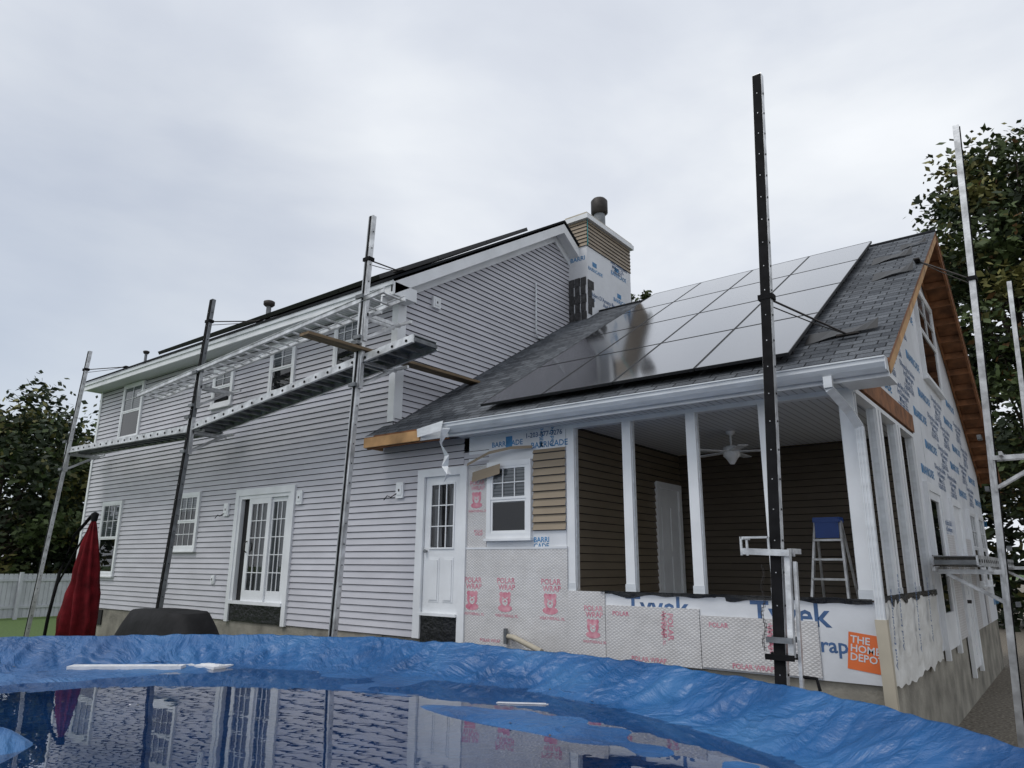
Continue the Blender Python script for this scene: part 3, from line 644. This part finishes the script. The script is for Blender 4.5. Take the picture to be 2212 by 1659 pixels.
# ------------------------------------------------------------------ POLES
def lerp(a,b,t): return V3(a)*(1-t)+V3(b)*t
def jack(b,P,dirn,mat=m_alu,arm=.75):
    d=V3(dirn);s=d.cross(V3((0,0,1)))
    for k in (-1,1):
        o=s*.075*k
        b.beam(P+o+V3((0,0,-.05)),P+o+d*arm+V3((0,0,-.05)),.03,.06,mat)
        b.beam(P+o+V3((0,0,-.45)),P+o+d*arm*.85+V3((0,0,-.08)),.025,.04,mat)
        b.beam(P+o+V3((0,0,-.5)),P+o+V3((0,0,.25)),.03,.07,mat,up=(0,1,0))
    b.beam(P+d*arm+s*.35+V3((0,0,-.02)),P+d*arm-s*.35+V3((0,0,-.02)),.04,.05,mat)
    b.beam(P+d*.12+s*.3+V3((0,0,-.02)),P+d*.12-s*.3+V3((0,0,-.02)),.04,.05,mat)
    b.beam(P-d*.1+s*.08+V3((0,0,.25)),P-d*.1-s*.08+V3((0,0,.25)),.05,.06,m_aludark);b.beam(P-d*.1+s*.08+V3((0,0,-.45)),P-d*.1-s*.08+V3((0,0,-.45)),.05,.06,m_aludark)
def pole(base,top,jacks,brace,lab,style,dirn=(0,1,0),dark=False,w=.10):
    base=V3(base);top=V3(top)
    e=empty("scaffold_pole",base,label=lab,category="scaffold pole",group="pump jack scaffold poles")
    d=V3(dirn);s=d.cross(V3((0,0,1)))
    b=MB();mt=m_aludark if dark else m_alu
    b.beam(base,top,w,.08,mt,up=tuple(d))
    n=int((top-base).length/.3)
    for i in range(1,n):
        p=lerp(base,top,i/n)
        b.beam(p+s*(w/2+.002)-V3((0,0,.01)),p+s*(w/2+.002)+V3((0,0,.01)),.012,.012,m_rub,up=(0,1,0))
        if style=="black": b.beam(p-d*.056-V3((0,0,.005)),p-d*.056+V3((0,0,.005)),.009,.004,m_alu,up=(0,1,0))
    b.obj("shaft",e,base)
    b=MB()
    ww=w*.92 if style=="black" else .022
    b.beam(base-d*.046,top-d*.046+V3((0,0,-.01)),ww,.014,m_rub,up=tuple(d))
    if style=="thin": b.beam(base-d*.042-s*.03,top-d*.042-s*.03+V3((0,0,-.01)),.016,.006,m_aludark,up=tuple(d))
    b.obj("rubber_strip",e,base)
    for t,dj in jacks:
        b=MB();jack(b,lerp(base,top,t),dj,m_alu);b.obj("pump_jack",e,lerp(base,top,t))
    if brace:
        t,tgt=brace;p=lerp(base,top,t);q=V3(tgt)
        b=MB();b.tube([p,q],.012,m_pipe,6);b.tube([p+V3((0,0,-.08)),lerp(p,q,.6)+V3((0,0,-.05)),q],.007,m_pipe,6)
        b.beam(p-s*.08,p+s*.08,.12,.06,m_rub);b.beam(q-s*.12,q+s*.12,.08,.02,m_pipe)
        b.obj("roof_brace",e,p)
    return e
def ext(b,t,z):
    b=V3(b);t=V3(t);k=(z-b.z)/(t.z-b.z);return b+(t-b)*k
P=[((-19.94,7.0,.19),(-19.94,7.38,7.16)),((-13.83,7.0,.86),(-13.83,7.34,7.20)),((-8.70,7.0,.79),(-8.70,7.26,7.51)),((-2.30,7.0,.77),(-2.30,7.91,7.70))]
def tt(i,z):
    b0=ext(*P[i],-.4);return (z-b0.z)/(P[i][1][2]-b0.z)
YP=(0,1,0)
pole(ext(*P[0],-.4),P[0][1],[(tt(0,4.45),YP)],(tt(0,6.65),(-19.2,8.0,6.75)),"tall grey metal scaffold pole at far end of house","thin")
pole(ext(*P[1],-.4),P[1][1],[(tt(1,4.35),YP),(tt(1,5.3),YP)],(tt(1,6.7),(-13.1,8.0,6.75)),"dark faced scaffold pole between patio door and window","black",dark=True)
pole(ext(*P[2],-.4),P[2][1],[(tt(2,4.95),YP),(tt(2,5.75),YP)],(tt(2,6.7),(-8.9,8.1,6.85)),"grey metal scaffold pole near house corner","thin",w=.11)
p4=pole(ext(*P[3],-.4),P[3][1],[],(tt(3,4.62),(-1.75,8.6,4.38)),"tall black faced scaffold pole standing before porch","black",w=.112)
b=MB();c=ext(*P[3],1.9);c0=ext(*P[3],.95)
b.beam(c0+V3((.10,0,0)),c+V3((.10,.0,.0)),.05,.07,m_alu,up=(0,1,0));b.beam(c0+V3((.15,.04,-.3)),c+V3((.15,.04,-.1)),.03,.05,m_alu,up=(0,1,0))
for dy in (-.075,.085):
    b.beam(c+V3((-.32,dy,0)),c+V3((.14,dy,-.02)),.025,.06,m_alu);b.beam(c0+V3((-.10,dy,.15)),c0+V3((.14,dy,.15)),.03,.05,m_aludark);b.beam(c0+V3((-.12,dy,.0)),c0+V3((.14,dy,.0)),.03,.05,m_rub)
b.beam(c+V3((-.30,-.09,.12)),c+V3((-.30,.10,.12)),.02,.02,m_alu)
b.beam(c+V3((-.32,-.075,-.04)),c+V3((-.32,-.075,.14)),.02,.02,m_alu,up=(0,1,0));b.beam(c+V3((-.32,.085,-.04)),c+V3((-.32,.085,.14)),.02,.02,m_alu,up=(0,1,0))
b.beam(c+V3((-.32,-.075,.13)),c+V3((-.05,-.075,.13)),.02,.02,m_alu);b.beam(c+V3((-.05,-.075,-.04)),c+V3((-.05,-.075,.13)),.02,.02,m_alu,up=(0,1,0))
b.beam(c+V3((.1,.05,.0)),c+V3((.12,.30,.0)),.04,.05,m_alu)
for i in range(22):
    z=1.75-i*.035;q=ext(*P[3],z)+V3((-.12+.015*math.sin(i*.9),-.08,0));b.tube([q+V3((-.008,0,.016)),q+V3((.008,0,.016)),q+V3((.008,0,-.016)),q+V3((-.008,0,-.016)),q+V3((-.008,0,.016))],.004,m_pipe,5)
b.tube([c0+V3((.2,-.05,-.15)),c0+V3((.32,-.08,-.15)),c0+V3((.34,-.08,-.25))],.015,m_rub,8)
b.obj("pump_jack",p4,tuple(c),label="silver pump jack with chain lowered near pole base")
pole((-.90,11.5,-.5),(-.52,11.5,8.19),[(.26,(-1,0,0)),(.43,(1,0,0))],(.72,(-1.3,11.8,6.33)),"silver scaffold pole beside unfinished gable wall","none",dirn=(-1,0,0),w=.12)
pole((-.65,17,-.6),(-.31,17,7.46),[(.3,(-1,0,0))],None,"silver scaffold pole farther along side wall","none",dirn=(-1,0,0),w=.12)
# ------------------------------------------------------------------ PLANKS
def plank(p,q,lab,w=.5):
    p=V3(p);q=V3(q);d=(q-p).normalized();s=d.cross(V3((0,0,1))).normalized()
    e=empty("scaffold_plank",p,label=lab,category="scaffold plank",group="aluminium scaffold planks")
    for k in (-1,1):
        b=MB();o=s*(w/2)*k
        b.beam(p+o,q+o,.02,.14,m_alu);b.beam(p+o-s*k*.02+V3((0,0,.066)),q+o-s*k*.02+V3((0,0,.066)),.05,.012,m_alu);b.beam(p+o+s*k*.015-V3((0,0,.066)),q+o+s*k*.015-V3((0,0,.066)),.05,.012,m_alu)
        n=int((q-p).length/.3)
        for i in range(n):
            c=lerp(p,q,(i+.5)/n)+o+s*k*.012;b.tube([c,c+s*k*.006],.024,m_rub,8)
        b.obj("side_rail",e,p)
    b=MB();b.beam(p+V3((0,0,.055)),q+V3((0,0,.055)),w-.03,.012,m_aludark)
    n=int((q-p).length/.3)
    for i in range(n+1):
        c=lerp(p,q,i/n)-V3((0,0,.02));b.beam(c-s*(w/2-.01),c+s*(w/2-.01),.05,.06,m_aludark)
    b.obj("deck",e,p)
    return e
plank((-20.1,7.5,4.50),(-13.6,7.5,4.40),"aluminium walk plank spanning the two outer poles")
plank((-14.05,7.45,4.38),(-7.5,7.45,5.08),"aluminium walk plank sloping up to the corner pole")
plank((-1.3,11.2,1.85),(-1.3,17.6,1.85),"aluminium walk plank along the gable wall")
def ladder(p,q,w,lab,cat="ladder"):
    p=V3(p);q=V3(q);d=(q-p).normalized();s=d.cross(V3((0,0,1))).normalized()
    e=empty("ladder",p,label=lab,category=cat)
    for k in (-1,1):
        b=MB();o=s*(w/2)*k;b.beam(p+o,q+o,.025,.085,m_alu);b.beam(p+o+V3((0,0,.04)),q+o+V3((0,0,.04)),.05,.012,m_alu);b.beam(p+o-V3((0,0,.04)),q+o-V3((0,0,.04)),.05,.012,m_alu)
        b.obj("rail",e,p)
    n=int((q-p).length/.305)
    for i in range(n+1):
        b=MB();c=lerp(p,q,(i+.3)/(n+.6));b.tube([c-s*w/2,c+s*w/2],.019,m_alu,8);b.obj("rung",e,c)
    return e
ladder((-16.35,7.4,5.42),(-8.2,7.4,6.02),.46,"aluminium ladder laid flat across two scaffold poles")
e=MB();e.beam((-8.72,6.1,5.10),(-8.54,9.85,5.08),.24,.045,m_wood);e.obj("wooden_plank",None,(-8.6,7.9,5.1),label="weathered wooden plank resting on scaffold and shingle roof",category="plank")
e=empty("stepladder",(-2.8,11.0,1.05),label="aluminium stepladder with blue top inside brown porch",category="stepladder")
for sx in (-1,1):
    b=MB();b.beam((-2.8+sx*.26,10.75,1.05),(-2.8+sx*.17,11.05,2.4),.03,.07,m_alu,up=(0,1,0));b.beam((-2.8+sx*.25,11.45,1.05),(-2.8+sx*.17,11.1,2.4),.025,.05,m_alu,up=(0,1,0));b.obj("side_rail",e,(-2.8+sx*.2,11,1.05))
for i in range(4):
    b=MB();t=(i+1)/5;w=.26-.09*t;y=10.75+.3*t;z=1.05+1.35*t;b.box(-2.8-w,-2.8+w,y-.05,y+.05,z-.015,z+.015,m_alu);b.obj("step",e,(-2.8,y,z))
b=MB();b.box(-2.98,-2.62,10.95,11.20,2.38,2.45,m_bluepl);b.box(-2.96,-2.64,10.96,10.98,2.16,2.38,m_bluepl);b.obj("top_cap",e,(-2.8,11,2.4))
e=empty("ceiling_fan",(-3.75,10.0,3.66),label="white ceiling fan hanging from porch ceiling",category="ceiling fan")
b=MB();b.tube([(-3.75,10,3.66),(-3.75,10,3.62),(-3.75,10,3.6),(-3.75,10,3.45)],[.07,.06,.015,.015],m_white,12);b.tube([(-3.75,10,3.45),(-3.75,10,3.42),(-3.75,10,3.30),(-3.75,10,3.26),(-3.75,10,3.18)],[.05,.12,.12,.08,.03],m_white,16);b.obj("motor",e,(-3.75,10,3.6))
for k in range(5):
    b=MB();a=k*2*math.pi/5+.3;d=V3((math.cos(a),math.sin(a),0));c=V3((-3.75,10,3.36));b.beam(c+d*.12,c+d*.62,.13,.01,m_white);b.obj("blade",e,c)
# ------------------------------------------------------------------ UMBRELLA
e=empty("patio_umbrella",(-17.0,6.8,-.4),label="closed dark red cantilever patio umbrella on black pole",category="umbrella")
b=MB();prof=[(.10,.22),(.25,.30),(.6,.31),(1.1,.27),(1.35,.225),(1.6,.21),(2.1,.14),(2.5,.065),(2.64,.03)]
n=56;rings=[]
for (z,r) in prof:
    rr_=[]
    for k in range(n):
        a=2*math.pi*k/n;q=r*(1+.26*math.sin(a*8+z*1.5)+.10*math.sin(a*3+z*3))
        rr_.append((-16.72+q*math.cos(a)-.02*(2.6-z),6.8+q*math.sin(a),z+(.09*math.sin(a*8) if z<.2 else 0)))
    rings.append(rr_)
for r in rings:b.v+=r
k0=b.m(m_red)
for i in range(len(rings)-1):
    for k in range(n):
        b.f.append((i*n+k,i*n+(k+1)%n,(i+1)*n+(k+1)%n,(i+1)*n+k));b.uv.append([(0,0)]*4);b.mi.append(k0);b.sm.append(True)
b.obj("canopy",e,(-17,6.8,1))
b=MB();b.tube([(-17.9,6.6,-.4),(-17.85,6.62,.6),(-17.7,6.65,1.5),(-17.35,6.7,2.3),(-16.83,6.78,2.72)],.035,m_rub,10);b.tube([(-16.72,6.8,2.6),(-16.72,6.8,2.76),(-16.72,6.8,2.8)],[.06,.08,.02],m_rub,10);b.tube([(-17.75,6.64,1.2),(-17.2,6.72,2.0),(-16.9,6.78,2.4)],.02,m_rub,8);b.box(-18.3,-17.5,6.3,7.0,-.4,-.3,m_rub)
b.obj("pole",e,(-17.9,6.6,-.4))
b=MB();nx,ny=48,20
cx,cy=-12.0,6.25
for j in range(ny+1):
    for i in range(nx+1):
        u=-1+2*i/nx;v=-1+2*j/ny;rr_=(abs(u)**4+abs(v)**4)**.25
        h=1.0+.03*noise.noise(V3((u*3,v*3,1)))-.05*abs(u)
        k=min(1,max(0,(rr_-.5)/.5));z=h*(1-k)+.55*k*(1-k)+(-.4)*k+ .06*k*noise.noise(V3((u*9,v*9,2)))
        b.v.append((cx+u*1.75,cy+v*.62,z))
k0=b.m(m_cover)
for j in range(ny):
    for i in range(nx):
        a=j*(nx+1)+i;b.f.append((a,a+1,a+nx+2,a+nx+1));b.uv.append([(0,0)]*4);b.mi.append(k0);b.sm.append(True)
b.obj("furniture_cover",None,(cx,cy,-.4),label="black fabric cover draped over low patio furniture",category="furniture cover")
# ------------------------------------------------------------------ POOL
PC=V3((-5.2,1.6));PA,PB=6.3,5.5
ep=empty("swimming_pool",(PC.x,PC.y,-.4),label="large above ground pool with pale metal wall",category="swimming pool")
b=MB();n=120
for k in range(n):
    a=2*math.pi*k/n;a2=2*math.pi*(k+1)/n
    p=lambda t,z,s=.985:V3((PC.x+PA*s*math.cos(t),PC.y+PB*s*math.sin(t),z))
    b.face([p(a,-.4),p(a2,-.4),p(a2,.70),p(a,.70)],m_fence)
b.obj("wall",ep,(PC.x,PC.y,-.4))
def tz(rho,a):
    x=PC.x+PA*rho*math.cos(a);y=PC.y+PB*rho*math.sin(a)
    n1=noise.noise(V3((x*.7,y*.7,3)));n2=noise.noise(V3((x*2.3,y*2.3,8)));n3=noise.noise(V3((a*20+rho*9,rho*5,1)));n4=noise.noise(V3((a*55-rho*16,rho*9,4)))
    rim=.80+.026*noise.noise(V3((a*9,5,5)))+.014*noise.noise(V3((a*33,7,5)))
    if rho>1:
        t=(rho-1)/.06;z=rim-.75*t**1.3+.03*n3;return z
    rt=max(0,min(1,(x+2.5)/2.0))
    if rho>.875:
        t=(rho-.875)/.125;z=.47+(rim-.47)*(t**1.35);w=math.sin(math.pi*t)*.85+.15
        rdg=(1-abs(n3)*3);rdg2=1-abs(n4)*3
        z+=((.038*rdg+.018*rdg2-.02)+rt*.07*noise.noise(V3((x*1.6,y*3.0,12))))*w+.02*n1
        return z
    base=.458+.032*n1+.014*n2
    if rho>.70: z=base;z+=.012*(1-abs(n3)*3)*max(0,(rho-.78)/.095)
    else:
        t=min(1,(.70-rho)/.25);z=base-.12*t
    z+=.06*math.exp(-(((x+4.3)/1.0)**2+((y-5.1)/.22)**2))
    z+=.25*math.exp(-(((x+6.35)/.4)**2+((y-2.1)/.3)**2))
    k=max(0,min(1,(x+1.6)/1.0))*max(0,(rho-.6)/.4);z+=.12*k
    return z
b=MB();na,nr=1000,110
rh=[1.06-.06*i/6 for i in range(6)]+[1-.14*i/50 for i in range(50)]+[.86*(1-i/60) for i in range(60)]
for r in rh:
    for k in range(na):
        a=2*math.pi*k/na;jj=.035*(r>.9)*noise.noise(V3((a*15,r*4,9)));b.v.append((PC.x+(PA*r+jj)*math.cos(a),PC.y+(PB*r+jj)*math.sin(a),tz(r,a)))
k0=b.m(m_tarp)
for i in range(len(rh)-1):
    for k in range(na):
        b.f.append((i*na+k,(i+1)*na+k,(i+1)*na+(k+1)%na,i*na+(k+1)%na));b.uv.append([(0,0)]*4);b.mi.append(k0);b.sm.append(True)
b.obj("pool_cover",None,(PC.x,PC.y,.47),label="wrinkled blue tarpaulin stretched over pool holding rainwater",category="pool cover")
b=MB();ring=[V3((PC.x+PA*.93*math.cos(2*math.pi*k/96),PC.y+PB*.93*math.sin(2*math.pi*k/96),.466)) for k in range(96)]
b.face(ring,m_water);w=b.obj("water",None,(PC.x,PC.y,.466),kind="structure")
def board(cx,cy,l,w,ang,lab,th=.035):
    b=MB();d=V3((math.cos(ang),math.sin(ang),0))*l/2;z=.468+th/2;b.beam(V3((cx,cy,z))-d,V3((cx,cy,z))+d,w,th,m_foam);b.beam(V3((cx,cy,z+th/2+.004))-d*.95,V3((cx,cy,z+th/2+.004))+d*.9,w*.3,.008,m_foam)
    b.obj("foam_board",None,(cx,cy,.48),label=lab,category="board",group="white boards floating on pool cover")
board(-10.0,4.75,.9,.12,.72,"thin white trim board floating in the rainwater",.05)
board(-9.5,4.5,1.35,.18,.74,"long white trim board floating in the rainwater",.045)
board(-9.05,5.25,.75,.30,.15,"broken white trim board floating beside others",.03)
board(-4.4,5.85,.5,.016,.55,"tiny white strip floating in the rainwater",.005)
b=MB();rn=random.Random(11)
for i in range(130):
    a=rn.uniform(0,2*math.pi);r=math.sqrt(rn.uniform(.1,.86));x=PC.x+PA*r*math.cos(a);y=PC.y+PB*r*math.sin(a)
    z=max(tz(r,a),.466)+.006;s=rn.uniform(.008,.022);t=rn.uniform(0,6)
    d=V3((math.cos(t),math.sin(t),.1))*s;u=V3((-math.sin(t),math.cos(t),-.1))*s*.6;c=V3((x,y,z));b.face([c-d,c-u,c+d,c+u],rn.choice([m_green3,m_rust,m_foam,m_green3]))
b.obj("fallen_leaves",None,(PC.x,PC.y,.47),kind="stuff",label="scattered small leaves and debris floating on rainwater",category="leaves")
# ------------------------------------------------------------------ GROUND, FENCE
b=MB()
b.face([V3((-400,-400,-.4)),V3((400,-400,-.4)),V3((400,500,-.4)),V3((-400,500,-.4))],m_ground);b.obj("ground",None,(0,0,-.4),kind="structure")
FX=-32.5
e=empty("fence",(FX,10,-.4),label="tall white vinyl privacy fence along lawn",category="fence")
b=MB();y=-6
b.box(FX-.015,FX,-6,32,-.35,1.24,m_fence)
while y<32:
    b.box(FX,FX+.015,y,y+.13,-.35,1.28,m_fence);y+=.16
b.box(FX+.015,FX+.05,-6,32,.0,.1,m_fence);b.box(FX+.015,FX+.05,-6,32,1.0,1.1,m_fence);b.obj("fence_panel",e,(FX,8,-.4))
for i in range(16):
    b=MB();b.box(FX+.05,FX+.17,-6+i*2.4,-5.88+i*2.4,-.4,1.34,m_fence);b.obj("post",e,(FX+.1,-6+i*2.4,-.4))
# ------------------------------------------------------------------ TREES
def leaves(b,cl,nleaf,leafs,rnd,leaf,flat=.75):
    for c,r in cl:
        mt=rnd.choices(leafs,[6,4,1.5,.5][:len(leafs)])[0]
        for i in range(nleaf//len(cl)):
            d=V3((rnd.gauss(0,1),rnd.gauss(0,1),rnd.gauss(0,flat)))*r*.62;p=c+d
            a=V3((rnd.uniform(-1,1),rnd.uniform(-1,1),rnd.uniform(-.6,.6))).normalized();u=a.cross(V3((rnd.uniform(-1,1),rnd.uniform(-1,1),rnd.uniform(-1,1)))).normalized()
            s=leaf*rnd.uniform(.6,1.3);m2=mt if rnd.random()<.75 else rnd.choices(leafs,[5,5,3,1][:len(leafs)])[0]
            b.face([p-a*s,p-u*s*.55,p+a*s,p+u*s*.55],m2)
def tree(x,y,h,cz,rx,rz_,nclump,nleaf,leafs,lab,seed,cat="tree",leaf=.16,taper=.5):
    rnd=random.Random(seed);e=empty("tree",(x,y,-.4),label=lab,category=cat)
    cl=[]
    for i in range(nclump):
        while 1:
            p=V3((rnd.uniform(-1,1),rnd.uniform(-1,1),rnd.uniform(-1,1)))
            if .25<p.length<1: break
        w=rx*(1-taper*max(0,p.z))
        cl.append((V3((x+p.x*w,y+p.y*w,cz+p.z*rz_)),rnd.uniform(.5,1.15)*rx*.22))
    b=MB();top=V3((x+.2,y,cz+rz_*.6))
    b.tube([(x,y,-.4),(x+.05,y,cz*.3),(x-.05,y,cz*.7),top],[rx*.075,rx*.055,rx*.04,.05],m_bark,10)
    b.obj("trunk",e,(x,y,-.4))
    for c,r in cl[::4]:
        b=MB();s=V3((x,y,max(1,cz-rz_*.7+rnd.random()*(c.z-cz+rz_*.7)*.5)));m=(s+c)/2+V3((0,0,-.2));b.tube([s,m,c],[rx*.025,rx*.015,.02],m_bark,5,False)
        b.obj("limb",e,s)
    b=MB();leaves(b,cl,nleaf,leafs,rnd,leaf)
    b.obj("crown",e,(x,y,cz));return e
tree(-40,11.8,11,5.0,5.4,5.2,90,20000,[m_green2,m_green,m_green3],"broad dark green tree behind the white fence",3,taper=.4,leaf=.17)
tree(-38.5,18,11,4.8,5.0,5.2,80,16000,[m_green2,m_green,m_green3],"dense dark green tree beside the house end",4,taper=.4,leaf=.17)
tree(-45,7,9,4.4,5.0,4.6,50,10000,[m_green2,m_green],"dark green tree farther along the fence",5,taper=.4,leaf=.17)
tree(-.5,29,18,10.3,3.8,7.4,130,28000,[m_green,m_green2,m_green3,m_rust],"tall tree with yellowing autumn leaves behind the gable",6,taper=.6,leaf=.15)
tree(3.8,27,18,9.5,3.6,7.2,100,18000,[m_green,m_green2,m_green3,m_rust],"tall autumn tree beside another behind house",8,taper=.5,leaf=.15)
tree(-16.1,31,17,12.0,2.2,4.2,40,5000,[m_green,m_green3,m_rust],"slender autumn tree rising behind the chimney",9,taper=.7,leaf=.13)
rnd=random.Random(21);b=MB();cl=[]
for i in range(120):
    cl.append((V3((rnd.uniform(-5,22),rnd.uniform(33,37),rnd.uniform(0,6.5))),rnd.uniform(.9,1.6)))
for i in range(130):
    cl.append((V3((rnd.uniform(-50,-44),rnd.uniform(-6,44),rnd.uniform(0,4.2))),rnd.uniform(.9,1.6)))
leaves(b,cl,36000,[m_green2,m_green,m_green3],rnd,.25)
b.obj("hedge",None,(0,35,-.4),kind="stuff",label="dense dark green boundary shrubs around the yard",category="shrubs")
# ------------------------------------------------------------------ WORLD / SUN
w=bpy.data.worlds.new("World");S.world=w;w.use_nodes=True;t=w.node_tree;bg=t.nodes["Background"]
sky=N(t,"ShaderNodeTexSky",sky_type='NISHITA');sky.sun_disc=False
EL,AZ=math.radians(58),math.radians(200)
sky.sun_elevation=EL;sky.sun_rotation=AZ
tc=N(t,"ShaderNodeTexCoord");mp=N(t,"ShaderNodeMapping");mp.inputs["Scale"].default_value=(1,1,2.3);mp.inputs["Rotation"].default_value=(.2,.1,.5)
t.links.new(tc.outputs["Generated"],mp.inputs[0])
n=N(t,"ShaderNodeTexNoise");n.inputs["Scale"].default_value=1.6;n.inputs["Detail"].default_value=6;n.inputs["Roughness"].default_value=.5;n.inputs["Distortion"].default_value=.25;t.links.new(mp.outputs[0],n.inputs["Vector"])
r=ramp(t,n.outputs["Fac"],[(.30,(.43,.46,.525)),(.46,(.51,.54,.595)),(.58,(.60,.625,.66)),(.72,(.68,.70,.725))])
sc=N(t,"ShaderNodeVectorMath",operation='SCALE');sc.inputs[3].default_value=14.4;t.links.new(r.outputs[0],sc.inputs[0])
dt=N(t,"ShaderNodeVectorMath",operation='DOT_PRODUCT');t.links.new(tc.outputs["Generated"],dt.inputs[0]);dt.inputs[1].default_value=V3((-.93,.27,.25)).normalized()
mr=N(t,"ShaderNodeMapRange");mr.inputs[1].default_value=.88;mr.inputs[2].default_value=1.0;mr.inputs[3].default_value=.03;mr.inputs[4].default_value=.38;t.links.new(dt.outputs["Value"],mr.inputs[0])
mx=N(t,"ShaderNodeMix",data_type='RGBA');t.links.new(mr.outputs[0],mx.inputs[0]);t.links.new(sc.outputs[0],mx.inputs[6]);t.links.new(sky.outputs[0],mx.inputs[7])
t.links.new(mx.outputs[2],bg.inputs[0]);bg.inputs[1].default_value=.1
su=bpy.data.lights.new("sun","SUN");su.energy=1.35;su.angle=math.radians(22);su.color=(1,.97,.93);so=bpy.data.objects.new("sun",su);COL.objects.link(so)
sd=V3((math.sin(AZ)*math.cos(EL),math.cos(AZ)*math.cos(EL),math.sin(EL)));so.rotation_euler=sd.to_track_quat('Z','Y').to_euler()
# ------------------------------------------------------------------ CAMERA
th=math.radians(14.3);ro=.0077;hd=math.radians(37.9)
H=V3((-math.sin(hd),math.cos(hd),0));R=V3((math.cos(hd),math.sin(hd),0));Z=V3((0,0,1))
F=H*math.cos(th)+Z*math.sin(th);U=-H*math.sin(th)+Z*math.cos(th)
X=(R+U*ro).normalized();Yv=(U-R*ro).normalized();Zc=-F
cam=bpy.data.cameras.new("camera");cam.lens=24.97;cam.sensor_width=36;cam.clip_end=2000;cam.clip_start=.05
co=bpy.data.objects.new("camera",cam);COL.objects.link(co)
m4=Matrix((X,Yv,Zc)).transposed().to_4x4();m4.translation=V3((0,0,1.75));co.matrix_world=m4
S.camera=co
S.view_settings.view_transform='Standard';S.view_settings.look='None';S.view_settings.exposure=0
